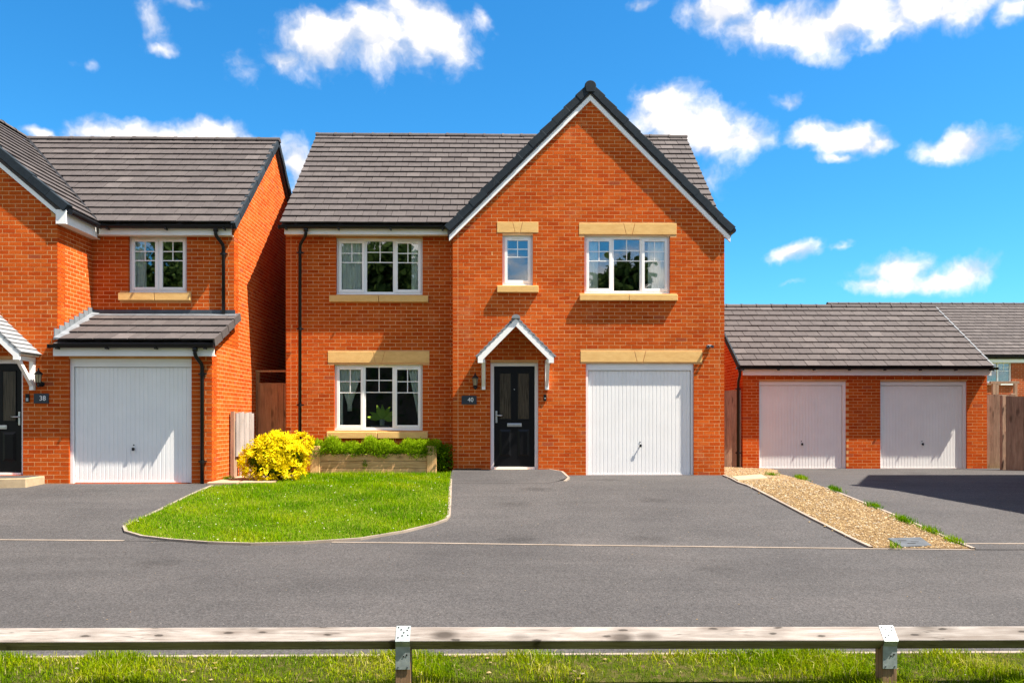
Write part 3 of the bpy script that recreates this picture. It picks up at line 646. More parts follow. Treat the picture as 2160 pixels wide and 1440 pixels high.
def ridge_tiles(roof, p0, p1, seg=.45, r=.105, mat='tile', lift=0.0):
    p0, p1 = Vector(p0), Vector(p1); d = (p1 - p0); n = max(1, round(d.length / seg)); d.normalize(); L = (p1 - p0).length / n
    side = d.cross(Vector((0, 0, 1))).normalized(); m = MB(); prof = []
    for k in range(9):
        a = math.pi * (k / 8); prof.append((math.cos(a) * r * 1.15, math.sin(a) * r * .8 - .035))
    for (s, rr) in ((0, 1.16), (.055, 1.14), (.057, 1.0), (L + .02, .985)):
        for (x, z) in prof: m.v.append(tuple(d * s + side * (x * rr) + Vector((0, 0, z * rr + .02))))
    for i in range(3):
        for k in range(8): m.f.append((i * 9 + k, i * 9 + k + 1, i * 9 + k + 10, i * 9 + k + 9))
    m.f.append(tuple(range(9))); m.f.append(tuple(range(35, 26, -1)))
    me = bpy.data.meshes.new('ridge_tile'); me.from_pydata(m.v, [], m.f); me.materials.append(M[mat])
    for i in range(n):
        o = bpy.data.objects.new('ridge_tile', me); COL.objects.link(o); o.parent = roof; o.location = p0 + d * (L * i) + Vector((0, 0, lift + random.gauss(0, .002))) - BASE[roof.name]

# ------------------------------------------------------------------ joinery
def window(house, x0, x1, z0, z1, Y, lights, set_back=.075, name='window', drip=True):
    """white casement window; lights: 'o' opening sash, 'f' fixed"""
    yf = Y + set_back; m = MB(); fw = .052; n = len(lights); wl_ = (x1 - x0) / n; mu = .05
    m.box(x0, x0 + fw, yf, yf + .065, z0, z1); m.box(x1 - fw, x1, yf, yf + .065, z0, z1)
    m.box(x0 + fw, x1 - fw, yf, yf + .065, z0, z0 + fw + .012); m.box(x0 + fw, x1 - fw, yf, yf + .065, z1 - fw, z1)
    for i in range(1, n): m.box(x0 + wl_ * i - mu / 2, x0 + wl_ * i + mu / 2, yf, yf + .065, z0 + fw + .012, z1 - fw)
    w = m.build(name, 'white', house)
    if drip: MB().box(x0 + .002, x1 - .002, yf - .03, yf - .002, z0 + .004, z0 + .024).build('drip_bar', 'white', w)
    for i, k in enumerate(lights):
        a = x0 + (fw if i == 0 else wl_ * i + mu / 2); b = x1 - fw if i == n - 1 else x0 + wl_ * (i + 1) - mu / 2
        c, d = z0 + fw + .012, z1 - fw; yg = yf + .028
        if k == 'o':
            s = .046; y0, y1 = yf - .018, yf + .02; q = MB(); a, b, c, d = a - .012, b + .012, c - .012, d + .012
            q.box(a, a + s + .012, y0, y1, c, d); q.box(b - s - .012, b, y0, y1, c, d); q.box(a + s + .012, b - s - .012, y0, y1, c, c + s + .012); q.box(a + s + .012, b - s - .012, y0, y1, d - s - .012, d)
            q.build('sash', 'white', w, bevel=.004)
            MB().box((a + b) / 2 - .12, (a + b) / 2 + .12, y0 - .006, y0 - .001, d - .026, d - .012).build('vent', 'cream', w)
            a, b, c, d = a + s + .012, b - s - .012, c + s + .012, d - s - .012; yg = yf + .004
        MB().box(a - .004, b + .004, yg, yg + .006, c - .004, d + .004).build('pane', 'glass', w)
        H = d - c; bz = (d - .215 * H, d - .415 * H)
        for z in bz: MB().box(a, b, yg - .005, yg - .001, z - .009, z + .009).build('glazing_bar', 'white', w)
        MB().box((a + b) / 2 - .009, (a + b) / 2 + .009, yg - .006, yg - .002, bz[1] + .010, d).build('glazing_bar', 'white', w)
    return w
JO = .006
def stones(house, name, x0, x1, z0, z1, Y, proud, depth, cuts, taper=0, bevel=.006):
    """a row of cut stones; cuts = joints as (x at bottom, x at top)"""
    e = empty(name, ((x0 + x1) / 2, Y, z0)); e.parent = house; e.location = Vector(((x0 + x1) / 2, Y, z0)) - BASE[house.name]
    edges = [(x0, x0)] + list(cuts) + [(x1, x1)]; j = JO
    for (a, b), (c, d) in zip(edges[:-1], edges[1:]):
        m = MB(); m.prism([(a + j * (a > x0), Y - proud, z0), (c - j * (c < x1), Y - proud, z0), (d - j * (d < x1), Y - proud, z1), (b + j * (b > x0), Y - proud, z1)], (0, depth, 0))
        m.build('stone', 'stone', e, bevel=bevel)
    return e
def lintel(house, x0, x1, z0, z1, Y, xc=None, kw=.13):
    xc = (x0 + x1) / 2 if xc is None else xc
    return stones(house, 'lintel', x0, x1, z0, z1, Y, .006, .11, [(xc - kw * .52, xc - kw), (xc + kw * .52, xc + kw)], bevel=.004)
def sill(house, x0, x1, z0, z1, Y, two=True):
    return stones(house, 'sill', x0, x1, z0, z1, Y, .082, .18, [((x0 + x1) / 2, (x0 + x1) / 2)] if two else [], bevel=.007)
def garage_door(house, x0, x1, z0, z1, Y, head=.13, jamb=.05, set_back=.045, right_jamb=None):
    yf = Y + set_back; m = MB(); rj = jamb if right_jamb is None else right_jamb
    m.box(x0, x0 + jamb, yf, yf + .07, z0, z1); m.box(x1 - rj, x1, yf, yf + .07, z0, z1); m.box(x0 + jamb, x1 - rj, yf, yf + .07, z1 - head, z1)
    g = m.build('garage_door', 'white_door', house)
    a, b, c, d = x0 + jamb + .006, x1 - rj - .006, z0 + .02, z1 - head - .008; n = 27; w = (b - a) / n; pr = []
    for i in range(n):                                     # pressed vertical ribs
        u = a + i * w; pr += [(u + .002, yf + .037), (u + .008, yf + .030), (u + w - .008, yf + .030), (u + w - .002, yf + .037)]
    m = MB(); k = len(pr); m.v = [(x, y, c) for x, y in pr] + [(x, y, d) for x, y in pr]; m.f = [(i, i + 1, k + i + 1, k + i) for i in range(k - 1)]
    o = len(m.v); m.box(a, b, yf + .05, yf + .062, c, d)
    p = m.build('door_panel', 'white_door', g)
    MB().box(a, b, yf + .022, yf + .028, c, c + .03).build('bottom_rail', 'white_door', g)
    xh, zh = (a + b) / 2 + .02, z0 + .62
    h = MB(); h.tube([(xh, yf + .032, zh), (xh, yf - .008, zh)], .014, 10); h.box(xh - .024, xh + .024, yf - .022, yf - .006, zh - .030, zh + .026); h.build('handle', 'black', g, bevel=.006)
    MB().tube([(xh - .005, yf + .032, zh + .07), (xh - .005, yf + .022, zh + .07)], .012, 8).build('lock', 'black', g)
    return g
def front_door(house, x0, x1, z0, z1, Y, handle_left=True):
    yf = Y + .085; fw = .068; m = MB()
    m.box(x0, x0 + fw, yf, yf + .07, z0, z1); m.box(x1 - fw, x1, yf, yf + .07, z0, z1); m.box(x0 + fw, x1 - fw, yf, yf + .07, z1 - fw, z1); m.box(x0 + fw, x1 - fw, yf - .02, yf + .07, z0, z0 + .05)
    g = m.build('door_frame', 'white', house)
    a, b, c, d = x0 + fw + .004, x1 - fw - .004, z0 + .058, z1 - fw - .004; yl = yf + .022
    lf = MB().box(a, b, yl, yl + .045, c, d).build('front_door', 'door_black', house, bevel=.003)
    w, h = b - a, d - c
    for s in (-1, 1):
        xc = (a + b) / 2 + s * w * .225
        q = MB(); px_, z_a, z_b = w * .135, c + h * .475, c + h * .93; t_ = .018
        q.box(xc - px_ - t_, xc - px_, yl - .012, yl - .001, z_a - t_, z_b + t_); q.box(xc + px_, xc + px_ + t_, yl - .012, yl - .001, z_a - t_, z_b + t_); q.box(xc - px_, xc + px_, yl - .012, yl - .001, z_a - t_, z_a); q.box(xc - px_, xc + px_, yl - .012, yl - .001, z_b, z_b + t_)
        q.build('glass_moulding', 'door_black', lf, bevel=.005)
        MB().box(xc - px_ + .001, xc + px_ - .001, yl - .005, yl - .0015, z_a + .001, z_b - .001).build('glass_light', 'obscure_glass', lf)
        za, zb = c + h * .10, c + h * .37; q = MB(); px_ = w * .145; e = .045   # raised and fielded lower panel
        o = len(q.v)
        q.v += [(xc - px_, yl - .001, za), (xc + px_, yl - .001, za), (xc + px_, yl - .001, zb), (xc - px_, yl - .001, zb), (xc - px_ + e, yl - .018, za + e), (xc + px_ - e, yl - .018, za + e), (xc + px_ - e, yl - .018, zb - e), (xc - px_ + e, yl - .018, zb - e)]
        q.f += [(4, 5, 6, 7), (0, 1, 5, 4), (1, 2, 6, 5), (2, 3, 7, 6), (3, 0, 4, 7)]
        q.build('lower_panel', 'door_black', lf)
    xc = (a + b) / 2; zl = c + h * .415
    lb = MB().box(xc - .145, xc + .145, yl - .016, yl - .001, zl - .034, zl + .034).build('letterbox', 'steel', lf, bevel=.006)
    MB().box(xc - .12, xc + .12, yl - .022, yl - .0165, zl - .020, zl + .020).build('flap', 'steel', lb, bevel=.004)
    hx = a + .045 if handle_left else b - .045; sg = 1 if handle_left else -1; zh = c + h * .5
    hd = MB().box(hx - .018, hx + .018, yl - .014, yl - .001, zh - .13, zh + .11).build('handle', 'steel', lf, bevel=.005)
    MB().tube([(hx, yl - .012, zh + .02), (hx, yl - .055, zh + .02), (hx + sg * .12, yl - .055, zh + .018)], .011, 8).build('lever', 'steel', hd, smooth=True)
    MB().tube([(xc, yl - .001, c + h * .77), (xc, yl - .010, c + h * .77)], .011, 10).build('spyhole', 'steel', lf)
    return g
def canopy(house, xc, Y, ze, half, rise, dep):
    r = empty('door_canopy', (xc, Y, ze)); r.parent = house; r.location = Vector((xc, Y, ze)) - BASE[house.name]
    za = ze + rise; yf = Y - dep; sl = rise / half; L = math.hypot(half, rise)
    for s in (-1, 1):
        S = Vector((-s * half, 0, rise)).normalized(); Nn = Vector((s * rise, 0, half)).normalized(); e = Vector((xc + s * half, 0, ze))
        m = MB(); n = 9                                     # moulded tile-effect covering, stepped courses
        for k in range(n):
            a, b = e + S * (L * k / n - .01), e + S * (L * (k + 1) / n + .015)
            p = [a + Nn * .028, b + Nn * .006, b + Nn * .040, a + Nn * .062]
            m.prism([(q.x, yf - .035, q.z) for q in p], (0, dep + .034, 0))
        m.build('roof_covering', 'grp', r)
        m = MB(); a, b = e + S * .0, e + S * L
        m.prism([(q.x, yf + .02, q.z) for q in (a - Nn * .02, b - Nn * .02, b + Nn * .005, a + Nn * .005)], (0, dep - .021, 0)); m.build('soffit', 'cream', r)
        t_ = .105; m = MB(); vx = Vector((0, 0, 1))          # bargeboard cut plumb at the apex
        m.prism([(e.x, yf - .03, e.z + .02), (xc, yf - .03, za + .02), (xc, yf - .03, za + .02 - t_ / math.cos(math.atan(sl))), (e.x - s * (.10), yf - .03, e.z + .02 - .055), (e.x - s * .10, yf - .03, e.z - .10), (e.x, yf - .03, e.z - .10)], (0, .048, 0)); m.build('bargeboard', 'white', r)
        xb = e.x - s * .10; tb = .075                       # gallows bracket
        m = MB(); m.box(xb - tb / 2, xb + tb / 2, Y - tb - .004, Y - .004, ze - .60, ze - .095); br = m.build('bracket', 'white', r, bevel=.006)
        MB().box(xb - tb / 2, xb + tb / 2, yf + .03, Y - .005, ze - .093, ze - .02).build('bracket_arm', 'white', br, bevel=.004)
        m = MB(); q = [(yf + .08, ze - .094), (yf + .17, ze - .094), (Y - tb - .006, ze - .44), (Y - tb - .006, ze - .53)]
        m.prism([(xb - tb * .4, y, z) for y, z in q], (tb * .8, 0, 0)); m.build('brace', 'white', br)
    m = MB(); pr = [(math.cos(math.pi * k / 10) * .085, math.sin(math.pi * k / 10) * .075) for k in range(11)]
    m.prism([(xc + x, yf - .06, za + .02 + z) for x, z in pr], (0, dep + .055, 0)); m.build('ridge_cap', 'grp', r)
    return r
def gutter(house, x0, x1, y, z, gap=.95, r=.056):
    m = MB(); pr = []
    for k in range(9):
        a = math.pi + math.pi * k / 8; pr.append((math.cos(a) * r, math.sin(a) * r))
    pr += [(math.cos(a) * (r - .006), math.sin(a) * (r - .006)) for a in [2 * math.pi - math.pi * k / 8 for k in range(9)]]
    m.prism([(x0, y + a, z + b) for a, b in pr], (x1 - x0, 0, 0)); g = m.build('gutter', 'black', house)
    n = int((x1 - x0) / gap) + 1
    for i in range(n):
        x = x0 + .15 + (x1 - x0 - .3) * i / max(1, n - 1); MB().box(x - .015, x + .015, y - r - .006, y + r, z - r - .022, z - r + .012).build('gutter_bracket', 'black', g)
    for x in (x0, x1): MB().box(x - .006, x + .006, y - r - .003, y + r, z - r - .004, z + .006).build('stop_end', 'black', g)
    return g
def downpipe(house, top, wall_xy, z1, r=.034):
    """swan neck from the gutter to the wall and down"""
    tx, ty, tz = top; x, y = wall_xy
    m = MB(); m.tube([(tx, ty, tz), (tx, ty, tz - .10), (tx + (x - tx) * .12, ty + (y - ty) * .12, tz - .15), (x - (x - tx) * .12, y - (y - ty) * .12, tz - .27), (x, y, tz - .33), (x, y, z1)], r, 12)
    m.tube([(tx, ty, tz + .0), (tx, ty, tz - .06)], r + .012, 12)
    p = m.build('downpipe', 'black', house, smooth=True)
    z = tz - .45
    while z > z1 + .2:
        q = MB(); q.tube([(x, y, z - .025), (x, y, z + .025)], r + .008, 12); q.box(x - .07, x + .07, y + .008, y + .045, z - .012, z + .012); q.build('pipe_clip', 'black', p); z -= 1.55
    return p
def barge(roof, xe, ze, xr, zr, yfront, cap_n, mat='verge_dark', white=True, thick=.11):
    """white bargeboard with dark capping tiles up one side of a front gable"""
    e, rg_ = Vector((xe, 0, ze)), Vector((xr, 0, zr)); S = (rg_ - e); L = S.length; S.normalize(); s = 1 if xe > xr else -1
    Nn = Vector((-S.z, 0, S.x)); 
    if Nn.z < 0: Nn = -Nn
    if white:
        a, b = e - Nn * .045, rg_ - Nn * .045; b = Vector((xr, 0, b.z - abs(xr - b.x) * abs(S.z / S.x) if (b.x - xr) * (xe - xr) < 0 else b.z + abs(b.x - xr) * abs(S.z / S.x))); dv_ = Vector((0, 0, -thick / abs(S.x)))
        m = MB(); m.prism([(q.x, yfront + .035, q.z) for q in (a, b, b + dv_, a + dv_)], (0, .05, 0)); m.build('bargeboard', 'white', roof)
    l = L / cap_n; m = MB()
    A = [(-.012, 0, -.075), (l + .03, 0, -.085), (l + .03, 0, .060), (-.012, 0, .082)]
    for yy in (0, .16): m.v += [(a[0], yy, a[2]) for a in A]
    m.f = [(0, 1, 2, 3), (7, 6, 5, 4), (0, 4, 5, 1), (1, 5, 6, 2), (2, 6, 7, 3), (3, 7, 4, 0)]
    me = bpy.data.meshes.new('verge_tile'); me.from_pydata(m.v, [], m.f); bm = bmesh.new(); bm.from_mesh(me); bmesh.ops.recalc_face_normals(bm, faces=bm.faces)
    bmesh.ops.bevel(bm, geom=bm.edges[:], offset=.010, segments=2, profile=.5, affect='EDGES'); bm.to_mesh(me); bm.free(); me.materials.append(M[mat])
    rot = Matrix((S, Vector((0, 1, 0)), Nn)).transposed()
    if rot.determinant() < 0: rot = Matrix((S, Vector((0, -1, 0)), Nn)).transposed(); off = .16
    else: off = 0
    for i in range(cap_n):
        o = bpy.data.objects.new('verge_tile', me); COL.objects.link(o); o.parent = roof
        o.location = e + S * (l * i) + Vector((0, yfront - .012 + off + random.gauss(0, .002), 0)) - BASE[roof.name]
        o.rotation_euler = (rot @ Matrix.Rotation(random.gauss(0, .006), 3, 'Y')).to_euler()

# ================================================================== number 40, the house in the middle
YG, YL = 16.67, 17.08
XL0, XG0, XG1 = -4.34, -.90, 4.58
H40 = tag(empty('brick_house', (.1, 17, 0)), 'red brick house in the middle with front gable, black door 40 and white garage door', 'house')
W1 = (-3.31, -1.54, 3.69, 4.85); W2 = (.10, .71, 3.82, 4.83); W3 = (1.75, 3.48, 3.66, 4.82); W4 = (-3.35, -1.54, .90, 2.25)
GD = (1.78, 3.96, -.02, 2.25); DR = (-.14, .82, .12, 2.27)
EZ, AX, AZ = 4.97, 1.86, 7.62
sl40 = (AZ - EZ) / (AX - XG0)
m = MB()
wall_slab(m, 'x', YL, -1, XL0 + .008, XG0, -.3, 4.95, [W1, W4])
wall_slab(m, 'x', YG, -1, XG0 + .008, XG1 - .008, -.3, EZ, [W2, W3, GD, DR])
m.prism([(XG0 + .008, YG + .0009, EZ), (XG1 - .008, YG + .0009, EZ), (AX, YG + .0009, AZ - .01)], (0, .23, 0))
m.box(XG0 + .0009, XG0 + .2, YG + .25, YL + .24, -.3, EZ)       # return of the gable bay
wall40 = m.build('wall', 'mortar', H40)
RET = .1125
def run40(c, za, zb):
    lo, hi = XG0, XG1
    if c % 2: hi -= RET
    else: lo += RET
    if zb > EZ:
        k = (zb - EZ) / sl40; lo, hi = max(lo, XG0 + k - .03), min(hi, XG1 - k * (XG1 - AX) / (AX - XG0) + .03)
    return lo, hi
ops = [W2, W3, GD, DR, (-.01, .82, 4.88, 5.09), (1.64, 3.61, 4.85, 5.07), (-.01, .82, 3.67, 3.80), (1.65, 3.62, 3.51, 3.63), (1.67, 4.13, 2.28, 2.50), (W2[0], W2[1], 4.8, 4.9), (W3[0], W3[1], 4.8, 4.9), (GD[0], GD[1], 2.2, 2.3), (W2[0], W2[1], 3.78, 3.83), (W3[0], W3[1], 3.62, 3.67)]
bk = lay(Vector((0, YG, 0)), X_, FR, XG1, -.15, AZ - .05, ops, run40)
# lay() starts at u=0, so the part left of the origin is laid as a second run
def shift(bricks): return bricks
def lay_from(x0, L, Y, z0, z1, ops_, fn=None, start=0):
    O = Vector((x0, Y, 0)); o2 = [(a - x0, b - x0, c, d) for a, b, c, d in ops_]
    f2 = (lambda c, za, zb: tuple(q - x0 for q in fn(c, za, zb))) if fn else None
    return lay(O, X_, FR, L, z0, z1, o2, f2, start)
bk = lay_from(XG0, XG1 - XG0, YG, -.15, AZ - .05, ops, run40)
ops = [W1, W4, (-3.44, -1.42, 3.53, 3.66), (-3.48, -1.40, 2.29, 2.52), (-3.49, -1.43, .74, .87), (W1[0], W1[1], 4.8, 5), (W4[0], W4[1], 2.2, 2.3), (W4[0], W4[1], .86, .91), (W1[0], W1[1], 3.65, 3.70)]
bk += lay_from(XL0, XG0 - XL0, YL, -.15, 4.95, ops, lambda c, za, zb: (XL0 + (RET if c % 2 else 0), XG0 + .02), 1)
# return of the bay, and the header ends at the left corner
bk += lay(Vector((XG0, YL, 0)), Vector((0, -1, 0)), Vector((-1, 0, 0)), YL - YG, -.15, EZ, (), lambda c, za, zb: (0, YL - YG if c % 2 == 0 else YL - YG - RET))
bk += lay(Vector((XL0, YL + 3, 0)), Vector((0, -1, 0)), Vector((-1, 0, 0)), 3, -.15, 4.95, (), lambda c, za, zb: (0, 3 if c % 2 else 3 - RET))
bk += lay(Vector((XG1, YG, 0)), Y_, X_, 3, -.15, EZ, (), lambda c, za, zb: (0 if c % 2 else RET, 3))
put_bricks(H40, wall40, bk, 300)
# flanks and back that the picture does not show
m = MB(); m.box(XL0 + .012, XL0 + .25, YL + .25, 23.2, -.3, 4.95); m.box(XG1 - .25, XG1 - .012, YG + .25, 23.2, -.3, EZ); m.box(XL0 + .012, XG1 - .012, 23.2, 23.4, -.3, 4.95)
m.prism([(XL0 + .012, YL + .1, 4.95), (XL0 + .012, 23.4, 4.95), (XL0 + .012, 20.2, 7.85)], (.2, 0, 0)); m.prism([(XG1 - .25, YL + .1, 4.95), (XG1 - .25, 23.4, 4.95), (XG1 - .25, 20.2, 7.85)], (.2, 0, 0))
m.build('side_wall', 'brick_pattern', H40)
m = MB(); m.box(XL0 + .26, XG1 - .26, YL + .25, 23.2, 2.62, 2.85); m.box(XL0 + .26, XG1 - .26, 20.4, 20.5, 0, 5); m.box(XL0 + .26, XG1 - .26, YL + .25, 23.2, 4.98, 5.02); m.box(-.85, -.75, YL + .25, 20.4, 0, 4.98); m.box(1.2, 1.3, YL, 20.4, 0, 4.98); m.box(XL0 + .26, XG1 - .26, YL + .25, 23.2, -.2, -.05)
m.build('room', 'dark_room', H40)
w = window(H40, *W1, YL, 'ofo'); w = window(H40, *W2, YG, 'o'); w = window(H40, *W3, YG, 'ofo'); w = window(H40, *W4, YL, 'ofo')
sill(H40, -3.44, -1.42, 3.53, 3.66, YL); sill(H40, -.01, .82, 3.67, 3.80, YG, False); sill(H40, 1.65, 3.62, 3.51, 3.63, YG); sill(H40, -3.49, -1.43, .74, .87, YL)
lintel(H40, -.01, .82, 4.88, 5.09, YG, .40, .10); lintel(H40, 1.64, 3.61, 4.85, 5.07, YG, 2.65, .115); lintel(H40, -3.48, -1.40, 2.29, 2.52, YL, -2.44, .125); lintel(H40, 1.67, 4.13, 2.28, 2.50, YG, 2.87, .115)
m = MB(); 
for (a, b, z, Y) in ((W2[0], W2[1], 4.83, YG), (W3[0], W3[1], 4.82, YG), (W4[0], W4[1], 2.25, YL), (GD[0], GD[1], 2.25, YG)): m.box(a, b, Y + .012, Y + .10, z + .001, z + .035)
m.build('lintel_plate', 'cream', H40)
garage_door(H40, *GD, YG)
front_door(H40, *DR, YG)
canopy(H40, .355, YG, 2.32, .735, .74, .60)
# left roof slope
TE = Vector((XL0 - .04, 16.78, 5.07)); S40 = Vector((0, 3.42, 2.95)); L40 = S40.length; S40.normalize()
def under_gable(p): return p.z > 7.80 - abs(p.x - AX) * 1.01 - .10 or p.x > XG1 - .1 and False
roof40 = MB()
N40 = X_.cross(S40)
roof40.hexa([(x, y, z) for (x, y, z) in [(XL0 - .03, 16.80, 5.02), (XG1 - .02, 16.80, 5.02), (XG1 - .02, 20.2, 7.955), (XL0 - .03, 20.2, 7.955)]] + [(XL0 - .03, 16.83, 5.015), (XG1 - .02, 16.83, 5.015), (XG1 - .02, 20.2, 7.90), (XL0 - .03, 20.2, 7.90)])
roof40.hexa([(XL0 - .03, 20.2, 7.955), (XG1 - .02, 20.2, 7.955), (XG1 - .02, 23.6, 5.02), (XL0 - .03, 23.6, 5.02), (XL0 - .03, 20.2, 7.86), (XG1 - .02, 20.2, 7.86), (XG1 - .02, 23.6, 4.93), (XL0 - .03, 23.6, 4.93)])
for (xe, sgn) in ((XG0 - .10, -1), (XG1 + .12, 1)):            # the two slopes of the gable bay
    ze = 7.80 - abs(xe - AX) * 1.0; yb = 16.9
    roof40.hexa([(xe, YG - .06, ze - .16), (AX, YG - .06, 7.64), (AX, 20.0, 7.64), (xe, yb, ze - .16), (xe, YG - .06, ze - .03), (AX, YG - .06, 7.77), (AX, 20.0, 7.77), (xe, yb, ze - .03)])
roof40 = roof40.build('roof', 'tile', H40)
lay_tiles(H40, roof40, TE, X_, S40, XG1 - XL0 + .06, 17, L40 / 17, .295, 300, under_gable)
ridge_tiles(roof40, (XL0 - .05, 20.2, 8.0), (XG1 + .02, 20.2, 8.0))
barge(roof40, XG0 - .10, 7.80 - (AX - XG0 + .10) + .0, AX, 7.80, YG - .085, 12, thick=.15); barge(roof40, XG1 + .14, 7.80 - (XG1 + .14 - AX), AX, 7.80, YG - .085, 12, thick=.15)
m = MB(); pr = [(math.cos(math.pi * k / 10 - .0) * .115, math.sin(math.pi * k / 10) * .105) for k in range(11)] + [(-.085, -.13), (.085, -.13)]
m.prism([(AX + x, YG - .115, 7.80 + z) for x, z in pr], (0, .35, 0)); m.build('apex_cap', 'verge_dark', roof40, bevel=.012)
ridge_tiles(roof40, (AX, YG + .2, 7.83), (AX, 20.0, 7.83), mat='tile')
m = MB().box(XL0 + .03, XG0 - .04, 16.85, 16.872, 4.87, 5.05); fa = m.build('fascia', 'white', H40); MB().box(XL0 + .03, XG0 - .004, 16.874, 16.994, 4.872, 4.885).build('soffit', 'cream', fa)
MB().box(XG1 - .02, XG1 + .115, YG - .045, YG + .0, 4.80, 4.955).build('box_end', 'white', H40, bevel=.004)
gutter(H40, XL0 - .06, XG0 - .06, 16.775, 5.02)
downpipe(H40, (-3.86, 16.78, 4.97), (-4.02, 16.955), -.05)
MB().tube([(XG1 + .17, YG - .05, 4.93), (XG1 + .17, YG + .4, 4.93)], .055, 10).build('gutter', 'black', H40)
# dark drain channel by the door and the asphalt ramp up to the threshold
xa, xb_ = XG0 + .01, 1.02
def ramp_z(x, y): return float(zg(x, y)) + .115 * float(sst(14.95, 16.55, y))
ramp = sheet('door_ramp', [(XG0 + .01, 14.8), (.9, 14.8), (1.3, 15.5), (1.24, 16.2), (1.02, 16.66), (XG0 + .01, 16.66)], .009, 'asphalt_drive', dx=.5, dy=.12, zfun=ramp_z)
m = MB()
LR = [(1.02, 16.66), (1.24, 16.2), (1.31, 15.5), (1.2, 15.1)]
for (a, b) in zip(LR[:-1], LR[1:]):
    za, zb = ramp_z(*a) + .016, ramp_z(*b) + .016; m.hexa([(a[0], a[1], -.1), (b[0], b[1], -.1), (b[0] + .045, b[1], -.1), (a[0] + .045, a[1], -.1), (a[0], a[1], za), (b[0], b[1], zb), (b[0] + .045, b[1], zb), (a[0] + .045, a[1], za)])
tag(m.build('edging', 'edging', base=(0, 0, 0)), kind='structure')
dg = MB().box(-.86, -.32, 16.50, 16.64, .10, .138)
for i in range(13): dg.box(-.84 + i * .04, -.815 + i * .04, 16.515, 16.625, .139, .146)
tag(dg.build('drain_grate', 'black'), 'narrow black drain grate at the wall left of door 40', 'drain')

# ================================================================== number 38, the house on the left
YW, YB = 14.85, 16.1
XR, XV, XA = -5.08, -7.80, -10.72
H38 = tag(empty('brick_house', (-8, 16, 0)), 'red brick house at the left edge with number 38 and lean-to garage', 'house')
W5 = (-7.11, -5.99, 3.57, 4.66); LG = (-7.60, -5.44, -.02, 2.20); D38 = (-9.37, -8.41, .13, 2.19)
EB, EW = 4.80, 4.72; RZ = 7.42
slw = (7.42 - EW) / (XV - XA)
m = MB()
wall_slab(m, 'x', YW, -1, -13.6, XV - .008, -.3, EW, [D38]); wall_slab(m, 'x', YW, -1, XV - .008, XR - .008, -.3, 2.40, [LG])
m.prism([(-13.6, YW + .0009, EW), (XV - .008, YW + .0009, EW), (XA, YW + .0009, RZ)], (0, .23, 0))
wall_slab(m, 'x', YB, -1, XV - .2, XR - .008, 2.4, EB, [W5])
m.box(XV - .24, XV - .0009, YW + .25, YB + .2, 2.2, EW)                 # right return of the wing
m.box(XR - .24, XR - .0009, YW + .25, 21.9, -.3, 2.5); m.box(XR - .24, XR - .0009, YB + .25, 21.9, 2.5, EB)
m.prism([(XR - .24, YB - .02, EB), (XR - .24, 21.9, EB), (XR - .24, 19.0, RZ - .12)], (.2391, 0, 0))
wall38 = m.build('wall', 'mortar', H38)
def runW(c, za, zb):
    lo, hi = -13.6, XV - (RET if c % 2 else 0)
    if za < 2.45: hi = XR - (RET if c % 2 else 0)
    if zb > EW: k = (zb - EW) / slw; hi = min(hi, XV - k + .03); lo = max(lo, -13.6 + k)
    return lo, hi
ops = [D38, LG, (LG[0], LG[1], 2.15, 2.26)]
bk = lay_from(-13.6, XR + 13.6, YW, -.15, RZ - .1, ops, runW)
bk = [b for b in bk if not (b[0] - 13.6 > XV + .05 and b[2] > 2.36)]
ops = [W5, (-7.27, -5.90, 3.41, 3.55), (W5[0], W5[1], 4.6, 4.9), (W5[0], W5[1], 3.54, 3.58)]
bk += lay_from(XV, XR - XV, YB, 2.55, EB, ops, lambda c, za, zb: (XV, XR - (RET if c % 2 else 0)), 1)
bk += lay(Vector((XV, YW, 0)), Y_, X_, YB - YW, 2.25, EW, (), lambda c, za, zb: (0 if c % 2 else RET, YB - YW))
bk += lay(Vector((XR, YW, 0)), Y_, X_, YB - YW, -.15, 3.05, (), lambda c, za, zb: ((0 if c % 2 else RET), min(YB - YW, 99)) if zb < 2.4 else ((zb - 2.4) / .42 * 1.0, YB - YW))
def runS(c, za, zb):
    lo = 0 if (za < 2.5 or c % 2 == 1) else RET; hi = 5.8
    if zb > EB: k = (zb - EB) / .845; lo = max(0, k - .12 - .02); hi = min(hi, 5.8 - k + .1)
    return lo, hi
bk += lay(Vector((XR, YB, 0)), Y_, X_, 5.8, -.15, RZ - .18, (), runS, 1)
put_bricks(H38, wall38, bk, 300)
m = MB(); m.box(-13.6, XR - .02, 21.9, 22.1, -.3, EB); m.box(-13.6, -13.36, YW + .25, 21.9, -.3, EW); m.build('side_wall', 'brick_pattern', H38)
m = MB(); m.box(-13.3, XR - .26, YB + .25, 21.9, 2.45, 2.6); m.box(-13.3, XR - .26, 19.0, 19.1, 0, 4.8); m.box(-13.3, XR - .26, YB + .4, 21.5, 4.70, 4.74); m.box(-13.3, XV - .26, YW + .3, YB + .38, 4.60, 4.64); m.box(XV - .3, XV - .26, YB, 19, 0, 4.8); m.box(-13.3, XR - .26, YW + .25, 21.9, -.2, -.05); m.build('room', 'dark_room', H38)
window(H38, *W5, YB, 'oo'); sill(H38, -7.27, -5.90, 3.41, 3.55, YB)
garage_door(H38, *LG, YW, head=.14, jamb=.06, right_jamb=.03)
front_door(H38, *D38, YW, handle_left=False)
canopy(H38, -8.89, YW, 2.24, .77, .74, .60)
